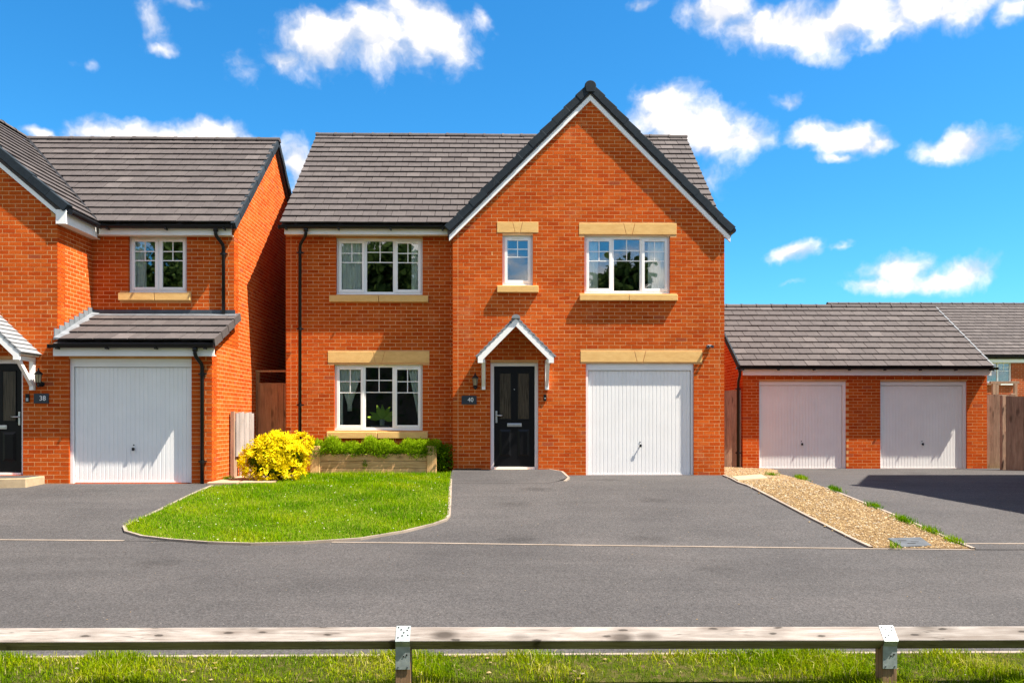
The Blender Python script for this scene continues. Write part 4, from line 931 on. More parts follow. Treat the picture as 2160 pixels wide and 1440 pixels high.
# roofs
S38 = Vector((0, 3.12, 2.62)); L38 = S38.length; S38.normalize(); SW = Vector((-3.10, 0, 2.62)).normalized(); LW = math.hypot(3.1, 2.62)
def zmain(y): return 4.86 + (y - 15.88) * .84
def zwing(x): return 4.86 + (-7.62 - x) * .845
m = MB()
m.hexa([(XA, 15.9, 4.80), (XR + .06, 15.9, 4.80), (XR + .06, 19.0, 7.41), (XA, 19.0, 7.41), (XA, 15.92, 4.79), (XR + .06, 15.92, 4.79), (XR + .06, 19.0, 7.31), (XA, 19.0, 7.31)])
m.hexa([(-13.6, 19.0, 7.41), (XR + .06, 19.0, 7.41), (XR + .06, 22.2, 4.72), (-13.6, 22.2, 4.72), (-13.6, 19.0, 7.31), (XR + .06, 19.0, 7.31), (XR + .06, 22.2, 4.62), (-13.6, 22.2, 4.62)])
for xe, yb in ((-7.64, 15.9), (-13.8, 19.0)):
    m.hexa([(xe, YW - .06, 4.80), (XA, YW - .06, 7.41), (XA, 19.0, 7.41), (xe, yb, 4.80), (xe, YW - .06, 4.70), (XA, YW - .06, 7.31), (XA, 19.0, 7.31), (xe, yb, 4.70)])
roof38 = m.build('roof', 'tile', H38)
lay_tiles(H38, roof38, Vector((-10.8, 15.88, 4.86)), X_, S38, XR + .08 + 10.8, 14, L38 / 14, .295, 220, lambda p: p.z > zwing(p.x) - .06)
lay_tiles(H38, roof38, Vector((-7.60, YW + .06, 4.86)), Y_, SW, 4.2, 15, LW / 15, .295, 80, lambda p: p.z > zmain(p.y) - .03, rest_name='wing_tiling')
ridge_tiles(roof38, (-10.6, 19.0, 7.47), (XR + .10, 19.0, 7.47)); ridge_tiles(roof38, (XA, YW + .1, 7.5), (XA, 18.9, 7.5))
vl = MB(); vl.prism([(-7.66, 15.88, 4.90), (-7.58, 15.88, 4.90), (-10.66, 19.0, 7.54), (-10.74, 19.0, 7.54)], (0, 0, .014)); vl.build('valley', 'black', roof38)
barge(roof38, -7.62, 4.86, XA, 4.86 + 3.1 * .845, YW - .085, 10, thick=.16)
for (y0, z0, y1, z1) in ((15.84, 4.83, 19.0, 7.49), (22.24, 4.77, 19.0, 7.49)):   # dark verge up the right-hand gable end
    v = Vector((0, y1 - y0, z1 - z0)); n_ = 11; L_ = v.length / n_; v.normalize(); nn = Vector((0, -v.z, v.y)); nn = nn if nn.z > 0 else -nn
    for i in range(n_):
        a = Vector((XR + .02, y0, z0)) + v * (L_ * i); b = a + v * (L_ - .006); c_ = MB(); k = .006 * (i % 2)
        c_.hexa([tuple(q) for q in (a - nn * .10, a - nn * .10 + X_ * (.085 + k), b - nn * .10 + X_ * (.085 + k), b - nn * .10, a + nn * .03, a + nn * .03 + X_ * (.085 + k), b + nn * .022 + X_ * (.085 + k), b + nn * .022)]); c_.build('verge_tile', 'verge_dark', roof38)
fa = MB().box(XV + .21, XR - .0, 15.93, 15.952, 4.64, 4.82).build('fascia', 'white', H38); MB().box(XV + .01, XR - .01, 15.954, 16.094, 4.645, 4.66).build('soffit', 'cream', fa)
fa = MB().box(XV + .16, XV + .182, YW - .04, 15.928, 4.58, 4.80).build('fascia', 'white', H38); MB().box(XV + .004, XV + .158, YW - .04, 16.09, 4.582, 4.596).build('soffit', 'cream', fa)
MB().box(XV + .0, XV + .182, YW - .062, YW - .042, 4.58, 4.83).build('box_end', 'white', H38)
gutter(H38, XV + .26, XR + .04, 15.86, 4.80)
m = MB(); m.tube([(XV + .245, YW - .05, 4.79), (XV + .245, 15.84, 4.79)], .054, 10); m.build('gutter', 'black', H38)
downpipe(H38, (-5.36, 15.87, 4.76), (-5.27, 16.05), 3.10)
# lean-to roof over the garage
m = MB(); xl, xr_ = XV + .02, XR + .10
m.hexa([(xl, 14.68, 2.435), (xr_, 14.68, 2.435), (xr_, YB - .002, 3.04), (xl, YB - .002, 3.04), (xl, 14.66, 2.455), (xr_, 14.66, 2.455), (xr_, YB - .002, 3.12), (xl, YB - .002, 3.12)])
lt = m.build('lean_to_roof', 'tile', H38)
S_l = Vector((0, 1.44, .64)); Ll = S_l.length; S_l.normalize()
lay_tiles(H38, lt, Vector((XV + .13, 14.64, 2.50)), X_, S_l, xr_ - XV - .12, 4, Ll / 4, .30, 300, None, rest_name='lean_to_tiling')
for i in range(4):                                                       # stepped dark ends at the right-hand verge
    a = Vector((xr_ + .002, 14.62, 2.47)) + S_l * (Ll / 4 * i); b = a + S_l * (Ll / 4 + .02); nn = Vector((0, -S_l.z, S_l.y)); c_ = MB()
    c_.hexa([tuple(q) for q in (a - nn * .07, a - nn * .07 + X_ * .03, b - nn * .09 + X_ * .03, b - nn * .09, a + nn * .075, a + nn * .075 + X_ * .03, b + nn * .055 + X_ * .03, b + nn * .055)]); c_.build('verge_tile', 'tile', lt)
MB().box(XV + .01, XR + .02, YB - .016, YB - .003, 3.10, 3.235).build('upstand_flashing', 'lead_dark', lt)
fl = MB(); fl.prism([(XV + .02, YB - .018, 3.155), (XV + .02, YB - .17, 3.118), (XV + .02, YB - .17, 3.10), (XV + .02, YB - .018, 3.125)], (XR - XV + .04, 0, 0)); fl.build('lead_flashing', 'lead', lt)
n_ = 8
for i in range(n_):                                                      # stepped lead up the side of the wing
    y0 = 14.72 + i * (YB - 14.72) / n_; y1 = y0 + (YB - 14.72) / n_ + .01; z0 = 2.52 + (y0 - 14.66) * .444; z1 = 2.52 + (y1 - 14.66) * .444
    c_ = MB(); c_.hexa([(XV + .002, y0, z0 - .03), (XV + .016, y0, z0 - .03), (XV + .016, y1, z1 - .03), (XV + .002, y1, z1 - .03), (XV + .002, y0, z1 + .10), (XV + .016, y0, z1 + .10), (XV + .016, y1, z1 + .105), (XV + .002, y1, z1 + .105)]); c_.build('step_flashing', 'lead', lt)
c_ = MB(); c_.hexa([(XV + .005, 14.70, 2.53), (XV + .15, 14.70, 2.53), (XV + .15, YB - .02, 3.15), (XV + .005, YB - .02, 3.15), (XV + .005, 14.70, 2.57), (XV + .15, 14.70, 2.55), (XV + .15, YB - .02, 3.17), (XV + .005, YB - .02, 3.19)]); c_.build('side_flashing', 'lead', lt)
fa = MB().box(XV + .0, XR + .09, 14.70, 14.722, 2.24, 2.43).build('fascia', 'white', H38); MB().box(XV + .01, XR + .08, 14.724, 14.844, 2.25, 2.262).build('soffit', 'cream', fa)
gutter(H38, XV - .03, XR + .11, 14.625, 2.43)
downpipe(H38, (-5.30, 14.63, 2.38), (-5.235, 14.80), -.06)
MB().box(LG[0], LG[1], YW + .012, YW + .10, 2.201, 2.236).build('lintel_plate', 'cream', H38)
st = MB(); st.prism([(-10.4, YW - .004, -.1), (-8.02, YW - .004, -.1), (-8.02, 14.25, -.1), (-10.4, 13.75, -.1)], (0, 0, .225)); sp_ = st.build('doorstep', 'concrete', H38, bevel=.012)
MB().prism([(-10.35, YW - .01, .126), (-8.10, YW - .01, .126), (-8.10, 14.33, .126), (-10.35, 13.86, .126)], (0, 0, .006)).build('step_top', 'asphalt_drive', sp_)

# ================================================================== double garage on the right
YR = 20.0
GA = tag(empty('garage_block', (8.9, 21, -.07)), 'low brick double garage with two white doors right of house 40', 'garage')
G1, G2 = (6.34, 8.47, -.09, 2.05), (9.30, 11.43, -.09, 2.05); GX0, GX1, GE = 5.94, 11.92, 2.26
m = MB(); wall_slab(m, 'x', YR, -1, GX0 + .008, GX1 - .008, -.35, GE, [G1, G2]); m.box(GX0 + .0009, GX0 + .24, YR + .25, 25.0, -.35, GE)
m.prism([(GX0 + .0009, YR - .02, GE), (GX0 + .0009, 25.0, GE), (GX0 + .0009, 22.5, 4.02)], (.23, 0, 0)); wallG = m.build('wall', 'mortar', GA)
bk = lay_from(GX0, GX1 - GX0, YR, -.225, GE, [G1, G2], lambda c, za, zb: (GX0 + (RET if c % 2 else 0), GX1 - (0 if c % 2 else RET)))
def runG(c, za, zb):
    lo, hi = (RET if c % 2 == 0 else 0), 5.0
    if zb > GE: k = (zb - GE) / .70; lo, hi = max(lo, k), hi - k
    return 5.0 - hi, 5.0 - lo
bk += lay(Vector((GX0, 25.0, 0)), Vector((0, -1, 0)), Vector((-1, 0, 0)), 5.0, -.225, 4.0, (), runG)
bk += lay(Vector((GX1, YR, 0)), Y_, X_, 5, -.225, GE, (), lambda c, za, zb: (0 if c % 2 == 0 else RET, 5))
put_bricks(GA, wallG, bk, 300)
m = MB(); m.box(GX1 - .25, GX1 - .012, YR + .25, 25, -.35, GE); m.box(GX0 + .02, GX1 - .012, 24.8, 25, -.35, GE); m.prism([(GX1 - .25, YR - .02, GE), (GX1 - .25, 25.0, GE), (GX1 - .25, 22.5, 4.02)], (.23, 0, 0)); m.build('side_wall', 'brick_pattern', GA)
garage_door(GA, *G1, YR, head=.09, jamb=.03, right_jamb=.075); garage_door(GA, *G2, YR, head=.09, jamb=.03, right_jamb=.075)
m = MB(); m.hexa([(GX0 - .12, 19.80, 2.34), (GX1 + .0, 19.80, 2.34), (GX1 + .0, 22.5, 4.14), (GX0 - .12, 22.5, 4.14), (GX0 - .12, 19.82, 2.335), (GX1 + .0, 19.82, 2.335), (GX1 + .0, 22.5, 4.05), (GX0 - .12, 22.5, 4.05)])
m.hexa([(GX0 - .12, 22.5, 4.14), (GX1, 22.5, 4.14), (GX1, 25.2, 2.34), (GX0 - .12, 25.2, 2.34), (GX0 - .12, 22.5, 4.05), (GX1, 22.5, 4.05), (GX1, 25.2, 2.25), (GX0 - .12, 25.2, 2.25)])
roofG = m.build('roof', 'tile', GA); S_g = Vector((0, 2.72, 1.82)); Lg = S_g.length; S_g.normalize()
lay_tiles(GA, roofG, Vector((GX0 - .14, 19.77, 2.385)), X_, S_g, GX1 - GX0 + .15, 11, Lg / 11, .325, 300, None, half=True)
ridge_tiles(roofG, (GX0 - .14, 22.5, 4.20), (GX1 + .02, 22.5, 4.20), seg=.40)
a, b = Vector((GX1 + .004, 19.76, 2.36)), Vector((GX1 + .004, 22.5, 4.20))
for i in range(11):
    p, q = a.lerp(b, i / 11), a.lerp(b, (i + 1) / 11 + .01); c_ = MB(); c_.hexa([(p.x, p.y, p.z - .07), (p.x + .035, p.y, p.z - .07), (q.x + .035, q.y, q.z - .07), (q.x, q.y, q.z - .07), (p.x, p.y, p.z + .075), (p.x + .035, p.y, p.z + .075), (q.x + .035, q.y, q.z + .055), (q.x, q.y, q.z + .055)]); c_.build('verge_trim', 'lead', roofG)
c_ = MB(); c_.hexa([(GX0 - .16, 19.76, 2.27), (GX0 - .125, 19.76, 2.27), (GX0 - .125, 22.5, 4.10), (GX0 - .16, 22.5, 4.10), (GX0 - .16, 19.76, 2.44), (GX0 - .125, 19.76, 2.44), (GX0 - .125, 22.5, 4.27), (GX0 - .16, 22.5, 4.27)]); c_.build('verge_trim', 'verge_dark', roofG)
fa = MB().box(GX0 - .04, GX1 + .02, 19.85, 19.87, 2.19, 2.345).build('fascia', 'white', GA); MB().box(GX0, GX1, 19.872, 19.994, 2.20, 2.212).build('soffit', 'cream', fa)
gutter(GA, GX0 - .22, GX1 + .10, 19.755, 2.375, gap=.8, r=.05)
downpipe(GA, (GX0 - .14, 19.76, 2.32), (GX0 - .10, 20.03), -.05, r=.032)

# ================================================================== neighbours further off
def far_house(name, label, x0, x1, y0, y1, ez, rz, along='x', wins=()):
    h = tag(empty(name, ((x0 + x1) / 2, (y0 + y1) / 2, 0)), label, 'house'); m = MB(); ops_ = [w_ for w_ in wins]
    wall_slab(m, 'x', y0, -1, x0, x1, -.3, ez, ops_, rec=0); m.box(x0, x0 + .24, y0 + .25, y1, -.3, ez); m.box(x1 - .24, x1, y0 + .25, y1, -.3, ez); m.box(x0 + .25, x1 - .25, y1 - .24, y1, -.3, ez)
    ym = (y0 + y1) / 2
    for xx in (x0, x1 - .2): m.prism([(xx, y0 + .01, ez), (xx, y1 - .01, ez), (xx, ym, rz - .1)], (.2, 0, 0))
    m.build('wall', 'brick_pattern', h)
    MB().box(x0 + .3, x1 - .3, y0 + 1.5, y0 + 1.6, 0, ez).build('room', 'dark_room', h)
    m = MB()
    for ya, yb in ((y0 - .08, ym), (y1 + .2, ym)): m.hexa([(x0 - .08, ya, ez - .02), (x1 + .08, ya, ez - .02), (x1 + .08, yb, rz - .02), (x0 - .08, yb, rz - .02), (x0 - .08, ya, ez - .12), (x1 + .08, ya, ez - .12), (x1 + .08, yb, rz - .12), (x0 - .08, yb, rz - .12)])
    rf = m.build('roof', 'tile', h); S = Vector((0, ym - y0 + .08, rz - ez)); L_ = S.length; S.normalize(); rows = round(L_ / .29)
    lay_tiles(h, rf, Vector((x0 - .1, y0 - .10, ez + .02)), X_, S, x1 - x0 + .2, rows, L_ / rows, .33, 0)
    ridge_tiles(rf, (x0 - .1, ym, rz + .03), (x1 + .1, ym, rz + .03))
    MB().box(x0 - .05, x1 + .05, y0 - .05, y0 - .03, ez - .26, ez - .03).build('fascia', 'white', h); gutter(h, x0 - .1, x1 + .1, y0 - .10, ez - .03, gap=1.5, r=.045)
    for w_ in wins:
        q = window(h, *w_, y0, 'ff' if w_[1] - w_[0] < 1.5 else 'fff', set_back=.06); MB().box(w_[0] - .1, w_[1] + .1, y0 - .05, y0 - .004, w_[2] - .09, w_[2] - .004).build('window_sill', 'white', q)
    return h
far_house('brick_house', 'distant brick house behind the double garage, grey roof and small white window', 14.5, 27.5, 32, 40, 3.60, 6.15, wins=[(19.0, 20.05, 2.56, 3.36), (22.5, 24, 2.3, 3.36)])
NB = far_house('brick_house', 'neighbour house out of frame at right whose gable shadow falls on the drive', 11.05, 19, 10.9, 16.6, 5.15, 7.55, wins=[(12.2, 13.9, 3.5, 4.7), (12.2, 13.9, .9, 2.2), (15.5, 17, 3.5, 4.7)])

# ================================================================== fences, gate, screen
def board_fence(name, label, p0, p1, h, z0, mat='fence_wood', bw=.115, lap=.012, posts=True, cat='fence', rail=True, hv=.0):
    e = tag(empty(name, (p0[0], p0[1], z0)), label, cat); a, b = Vector((*p0, 0)), Vector((*p1, 0)); d = b - a; L = d.length; d.normalize(); nn = Vector((d.y, -d.x, 0))
    n = max(1, round(L / bw)); w = L / n
    for i in range(n):
        q0, q1 = a + d * (w * i), a + d * (w * (i + 1) + lap); j = random.gauss(0, .002); t0, t1 = .012, .022; top = h + random.gauss(0, .004) + hv * i
        m = MB(); m.hexa([tuple(v) for v in [q0 + Vector((0, 0, z0)) + nn * j, q1 + Vector((0, 0, z0)) + nn * (j + .010), q1 + Vector((0, 0, z0)) + nn * (j + t1), q0 + Vector((0, 0, z0)) + nn * (j + t0)]] + [tuple(v) for v in [q0 + Vector((0, 0, z0 + top)) + nn * j, q1 + Vector((0, 0, z0 + top)) + nn * (j + .010), q1 + Vector((0, 0, z0 + top)) + nn * (j + t1), q0 + Vector((0, 0, z0 + top)) + nn * (j + t0)]])
        m.build('board', mat, e)
    if rail:
        for z in (.3, h * .5, h - .25):
            m = MB(); q0, q1 = a - nn * .05, b - nn * .05; m.hexa([tuple(v) for v in (q0 + Vector((0, 0, z0 + z)), q1 + Vector((0, 0, z0 + z)), q1 + nn * .045 + Vector((0, 0, z0 + z)), q0 + nn * .045 + Vector((0, 0, z0 + z)), q0 + Vector((0, 0, z0 + z + .07)), q1 + Vector((0, 0, z0 + z + .07)), q1 + nn * .045 + Vector((0, 0, z0 + z + .07)), q0 + nn * .045 + Vector((0, 0, z0 + z + .07)))]); m.build('rail', mat, e)
    if posts:
        for q in (a, b): MB().box(q.x - .05, q.x + .05, q.y + .055, q.y + .155, z0 - .1, z0 + h + .03).build('post', mat, e, bevel=.006)
    return e
board_fence('wooden_fence', 'brown boarded fence between house 40 and the double garage', (4.66, 20.06), (5.90, 20.06), 1.86, -.03, posts=False)
f1 = board_fence('wooden_fence', 'weathered boarded fence facing front at the right garage corner', (12.0, 20.25), (12.75, 20.25), 1.86, -.12)
f2 = board_fence('wooden_fence', 'nearer weathered boarded fence panel cut off by the right edge', (11.98, 19.35), (13.3, 18.75), 1.80, -.13)
gt = board_fence('garden_gate', 'brown boarded garden gate in the gap between the houses', (-5.02, 17.5), (-4.37, 17.5), 1.86, .03, mat='gate_wood', posts=False, cat='gate', bw=.13)
for x in (-5.045, -4.365): MB().box(x - .035, x + .035, 17.53, 17.60, 0, 2.12).build('post', 'gate_wood', gt)
MB().box(-5.09, -4.33, 17.50, 17.60, 2.122, 2.16).build('top_beam', 'gate_wood', gt)
sc_ = tag(empty('wooden_screen', (-5.0, 16.2, 0)), 'low pale wooden screen on dark legs against the side wall of house 38', 'screen')
MB().box(-5.05, -4.985, 15.78, 15.845, 0, 1.28).build('post', 'fence_wood', sc_); MB().box(-5.05, -4.99, 17.0, 17.06, 0, 1.22).build('post', 'fence_wood', sc_)
for i in range(7):
    y = 15.86 + i * .163; MB().box(-4.985 + .004 * (i % 2), -4.962 + .004 * (i % 2), y, y + .156, .42, 1.25 + .012 * (i % 3)).build('board', 'grey_wood', sc_)
for i in range(4):
    y = 15.9 + i * .30; MB().box(-5.02, -5.0, y, y + .12, 0, .60).build('leg', 'fence_wood', sc_)
# garden frame behind the right-hand fence
pg = tag(empty('pergola', (14.8, 24, 0)), 'bare wooden garden frame behind the right fence, below the distant window', 'pergola')
for x in (14.46, 15.10):
    for y in (23.9, 24.8): MB().box(x - .04, x + .04, y, y + .08, 0, 2.17).build('post', 'fence_wood', pg)
for y in (23.9, 24.8): MB().box(14.36, 15.2, y, y + .08, 2.171, 2.24).build('beam', 'fence_wood', pg)

# ================================================================== planter, bush, plants
PL = tag(empty('wooden_planter', (-2.45, 16.7, 0)), 'long wooden planter box under the ground floor window of house 40', 'planter')
for x in (-3.70, -1.40):
    for y in (16.44, 16.86): MB().box(x, x + .19, y - .0, y + .10, -.05, .60).build('post', 'planter_post', PL, bevel=.008)
for i, z in enumerate((.03, .168, .306)):
    MB().box(-3.51, -1.40, 16.47, 16.515, z, z + .132).build('plank', 'planter_wood', PL, bevel=.006); MB().box(-3.51, -1.40, 16.88, 16.92, z, z + .132).build('plank', 'planter_wood', PL, bevel=.006)
    for x in (-3.62, -1.29): MB().box(x - .02, x + .02, 16.545, 16.858, z, z + .132).build('plank', 'planter_wood', PL)
sl_ = MB().box(-3.59, -1.31, 16.52, 16.875, .02, .40).build('soil', 'soil', PL)
def leaves(name, C, size, aspect, mat, tint, parent=None, up=.3, base=(0, 0, 0), nrm=None, flat=0):
    """many small folded leaves at points C"""
    n = len(C); d = rng.normal(0, 1, (n, 3)) if nrm is None else nrm + rng.normal(0, .55, (n, 3)); d[:, 2] += up; d /= np.linalg.norm(d, axis=1)[:, None]
    if flat:                       # leaf blades lie across the outward direction
        tg = np.cross(nrm, rng.normal(0, 1, (n, 3))); tg /= np.linalg.norm(tg, axis=1)[:, None]; d = tg + nrm * flat + rng.normal(0, .15, (n, 3)); d /= np.linalg.norm(d, axis=1)[:, None]
    r = rng.normal(0, 1, (n, 3)) if not flat else nrm + rng.normal(0, .35, (n, 3)); s = np.cross(d, r); s /= np.linalg.norm(s, axis=1)[:, None]; q = np.cross(s, d)
    L = (size * rng.uniform(.5, 1.5, n))[:, None]; w = L * aspect
    V = np.stack([C, C + d * L * .5 + s * w * .5 + q * w * .15, C + d * L, C + d * L * .5 - s * w * .5 + q * w * .15], 1).reshape(-1, 3)
    F = (np.array([0, 1, 2, 3])[None] + 4 * np.arange(n)[:, None])
    return arr_mesh(name, V, F, mat, parent=parent, base=base, tint=np.repeat(tint, 4))
# feathery green plants filling the planter and spilling over
pc = tag(empty('planter_plants', (-2.45, 16.7, .36)), 'feathery green plants overflowing the wooden planter', 'plant')
n = 15000; u = rng.random(n); X = -3.68 + u * 2.52; Yp = 16.42 + rng.random(n) * .5; top = .66 + .06 * np.sin(X * 7) + .05 * np.sin(X * 17 + 1) + .05 * rng.random(n)
top = np.where(X > -1.55, .70, top); k = rng.random(n) ** .7; Z = .39 + (top - .39) * k; Yp = np.where(Z < .46, np.minimum(Yp, 16.52 + .3 * rng.random(n)), Yp)
front = rng.random(n) < .16; Yp[front] = 16.41 + .05 * rng.random(front.sum()); Z[front] = rng.uniform(.40, .56, front.sum()) + .05 * np.sin(X[front] * 9)
keep = ~(front & (np.abs(np.sin(X * 3.1)) < .45) & (Z < .47)); X, Yp, Z, k = X[keep], Yp[keep], Z[keep], k[keep]
leaves('foliage', np.stack([X, Yp, Z], 1), .055, .22, 'plant_green', np.clip(k * .8 + rng.normal(.1, .15, len(X)), 0, 1), pc, .8)
n = 2600; c = np.stack([rng.normal(-1.15, .11, n), rng.normal(16.72, .09, n), rng.uniform(.12, .62, n)], 1); leaves('foliage', c, .06, .3, 'plant_green', np.clip(rng.normal(.28, .12, n), 0, 1), pc, .5)
m = MB()
for i in range(26):
    x = -3.6 + i * .09; m.tube([(x, 16.7, .34), (x + random.uniform(-.05, .05), 16.66 + random.uniform(-.1, .1), .58)], .005, 5)
m.build('stem', 'plant_green', pc)
n = 90; c = np.stack([rng.normal(-2.62, .03, n), rng.normal(16.462, .006, n), rng.normal(.245, .03, n)], 1)
tag(leaves('weed', c, .035, .35, 'plant_green', np.clip(rng.normal(.6, .15, n), 0, 1), base=(-2.62, 16.46, .24)), 'small green weed growing from the planter front boards', 'weed')
# yellow shrub
YBX = np.array([-4.12, 15.42, 0.0]); bu = tag(empty('yellow_shrub', tuple(YBX)), 'round bright yellow shrub on the bed between the two houses', 'shrub')
lob = [(-.02, 0, .45, .50, .44, .40), (-.33, -.08, .34, .36, .34, .30), (.30, -.05, .42, .38, .36, .36), (.05, .02, .66, .40, .36, .26), (.50, .15, .70, .22, .24, .20), (-.15, -.15, .20, .42, .34, .22), (.25, -.18, .22, .36, .30, .22), (-.30, .08, .58, .26, .26, .22)]
TW, TN = [], []
for (x, y, z, a, b, c_) in lob:
    k = int(215 * (a * b + b * c_ + a * c_) / .5); d = rng.normal(0, 1, (k, 3)); d /= np.linalg.norm(d, axis=1)[:, None]; r = rng.uniform(.80, 1.06, k)[:, None]
    TW.append(np.array([x, y, z]) + d * np.array([a, b, c_]) * r * (1 + .10 * np.sin(d[:, :1] * 9 + 3 * z) * np.cos(d[:, 2:] * 7))); TN.append(d)
TW, TN = np.concatenate(TW), np.concatenate(TN)
ok = np.ones(len(TW), bool)
for (x, y, z, a, b, c_) in lob: ok &= (((TW - np.array([x, y, z])) / np.array([a, b, c_])) ** 2).sum(1) > .58
ok &= TW[:, 2] > .03; TW, TN = TW[ok] * np.array([.90, .92, .95]) + YBX, TN[ok]
low = rng.random(len(TW)) > .55 * sst(.42, .10, TW[:, 2]); TW, TN = TW[low], TN[low]
sh_ = rng.random(len(TW)) < .05; TW[sh_] += TN[sh_] * rng.uniform(.04, .10, (sh_.sum(), 1))
per = 24; C = np.repeat(TW, per, 0) + rng.normal(0, .022, (len(TW) * per, 3)); Nn_ = np.repeat(TN, per, 0)
cl_t = np.repeat(np.clip(rng.normal(.60, .24, len(TW)), .0, 1), per)
leaves('foliage', C, .058, .34, 'bush_yellow', np.clip(cl_t + rng.normal(0, .12, len(C)), 0, 1), bu, .35, nrm=Nn_, flat=.55)
n = 3800; d = rng.normal(0, 1, (n, 3)); d /= np.linalg.norm(d, axis=1)[:, None]; C = YBX + np.array([0, .02, .40]) + d * np.array([.54, .42, .41]) * rng.uniform(.55, .95, n)[:, None]; C[:, 2] = np.maximum(C[:, 2], .03)
leaves('inner_foliage', C, .055, .4, 'plant_green', np.clip(rng.normal(.35, .2, n), 0, 1), bu, .2)
m = MB()
for i in range(22):
    a = random.uniform(0, 6.28); r = random.uniform(.2, .55); m.tube([(YBX[0] + .03 * math.cos(a), YBX[1] + .03 * math.sin(a), 0), (YBX[0] + r * .5 * math.cos(a), YBX[1] + r * .4 * math.sin(a), .3), (YBX[0] + r * math.cos(a), YBX[1] + r * .8 * math.sin(a), random.uniform(.4, .75))], [.012, .009, .004], 5)
m.build('branch', 'bark', bu)

# ================================================================== things fixed to the walls
def lantern(label, x, Y, z):
    e = tag(empty('wall_lantern', (x, Y, z)), label, 'wall light', 'wall lanterns beside the front doors'); yc = Y - .12
    m = MB(); m.tube([(x, Y - .003, z + .06), (x, Y - .022, z + .06)], .045, 14); m.tube([(x, Y - .02, z + .06), (x, Y - .07, z + .02), (x, yc, z + .01), (x, yc, z + .075)], .011, 8); m.build('bracket', 'black', e)
    m = MB(); m.tube([(x, yc, z + .0), (x, yc, z + .03), (x, yc, z + .06), (x, yc, z + .085)], [.012, .03, .022, .045], 12); m.build('base_cup', 'black', e)
    m = MB(); m.tube([(x, yc, z + .086), (x, yc, z + .225)], [.038, .056], 12); g = m.build('glass_shade', 'lamp_glass', e)
    for k in range(6):
        a = k * math.pi / 3; MB().tube([(x + .041 * math.cos(a), yc + .041 * math.sin(a), z + .084), (x + .059 * math.cos(a), yc + .059 * math.sin(a), z + .227)], .004, 5).build('cage_bar', 'black', g)
    m = MB(); m.tube([(x, yc, z + .226), (x, yc, z + .24), (x, yc, z + .275), (x, yc, z + .30), (x, yc, z + .315), (x, yc, z + .345)], [.074, .072, .036, .014, .018, .003], 12); m.build('cap', 'black', e)
    return e
lantern('black wall lantern left of door 40', -.445, YG, 1.72); lantern('black wall lantern right of door 38', -8.07, YW, 1.69)
def number_plate(txt, label, x0, x1, z0, z1, Y):
    e = tag(MB().box(x0, x1, Y - .018, Y - .004, z0, z1).build('number_plate', 'slate_sign', bevel=.002), label, 'sign', 'house number plates')
    cu = bpy.data.curves.new('n', 'FONT'); cu.body = txt; cu.size = (z1 - z0) * .68; cu.align_x = 'CENTER'; cu.align_y = 'CENTER'; cu.extrude = .0012
    tmp = bpy.data.objects.new('n', cu); COL.objects.link(tmp); dg_ = bpy.context.evaluated_depsgraph_get(); me = bpy.data.meshes.new_from_object(tmp.evaluated_get(dg_)); bpy.data.objects.remove(tmp)
    me.materials.clear(); me.materials.append(M['white']); o = bpy.data.objects.new('digits', me); COL.objects.link(o); o.parent = e
    o.location = Vector((x0 + (x1 - x0) * .60, Y - .0205, (z0 + z1) / 2)) - BASE[e.name]; o.rotation_euler = (R(90), 0, 0); return e
number_plate('40', 'dark slate plate reading 40 under the lantern by the middle door', -.72, -.42, 1.43, 1.605, YG); number_plate('38', 'dark slate plate reading 38 left of the lean-to garage', -8.21, -7.95, 1.41, 1.585, YW)
def bell(label, x0, x1, z0, z1, Y, light):
    e = tag(MB().box(x0, x1, Y - .026, Y - .004, z0, z1).build('doorbell', 'black', bevel=.006), label, 'doorbell', 'doorbells'); w = x1 - x0
    if light: MB().box(x0 + w * .2, x1 - w * .2, Y - .029, Y - .0265, z0 + .02, z0 + .075).build('button', 'pot', e)
    else: MB().tube([((x0 + x1) / 2, Y - .026, z0 + (z1 - z0) * .42), ((x0 + x1) / 2, Y - .031, z0 + (z1 - z0) * .42)], .013, 12).build('button', 'pot', e)
bell('small dark doorbell right of door 40', .925, .985, 1.50, 1.625, YG, False); bell('video doorbell with pale button next to door 38', -8.355, -8.285, 1.43, 1.58, YW, True)
sc2 = tag(empty('security_camera', (4.27, YG, 2.6)), 'tiny security camera pair high on the wall above the garage lintel', 'camera')
MB().box(4.23, 4.31, YG - .03, YG - .004, 2.585, 2.63).build('mount', 'galv', sc2, bevel=.004)
for x in (4.225, 4.315): MB().tube([(x, YG - .02, 2.60), (x, YG - .10, 2.585)], [.024, .028], 10).build('camera_head', 'cover', sc2)

# ================================================================== behind the glass
def curtain(label, x0, x1, z0, z1, y, waves, gather=0.0, side=0):
    nx, nz = 48, 14; V = []; F = []
    for j in range(nz + 1):
        t_ = j / nz; z = z1 + (z0 - z1) * t_; sq = 1 - gather * min(1, t_ / .85) if gather else 1
        for i in range(nx + 1):
            s = i / nx; w = (x1 - x0); xc = x0 if side < 0 else (x1 if side > 0 else (x0 + x1) / 2); x = xc + (x0 + w * s - xc) * sq
            V.append((x, y + .020 * math.sin(s * waves * 6.283) + .006 * math.sin(s * waves * 15 + j), z))
    for j in range(nz):
        for i in range(nx): a = j * (nx + 1) + i; F.append((a, a + 1, a + nx + 2, a + nx + 1))
    m = MB(); m.v, m.f = V, F; o = m.build('curtain', 'curtain', smooth=True); so_ = o.modifiers.new('thickness', 'SOLIDIFY'); so_.thickness = .004
    return tag(o, label, 'curtain', 'curtains behind the windows')
curtain('pale pleated curtain in the left light of the upper left window, house 40', -3.26, -2.80, 3.66, 4.85, YL + .145, 5)
curtain('plain pale curtain edge at right of the upper left window, house 40', -1.78, -1.55, 3.66, 4.85, YL + .145, 2)
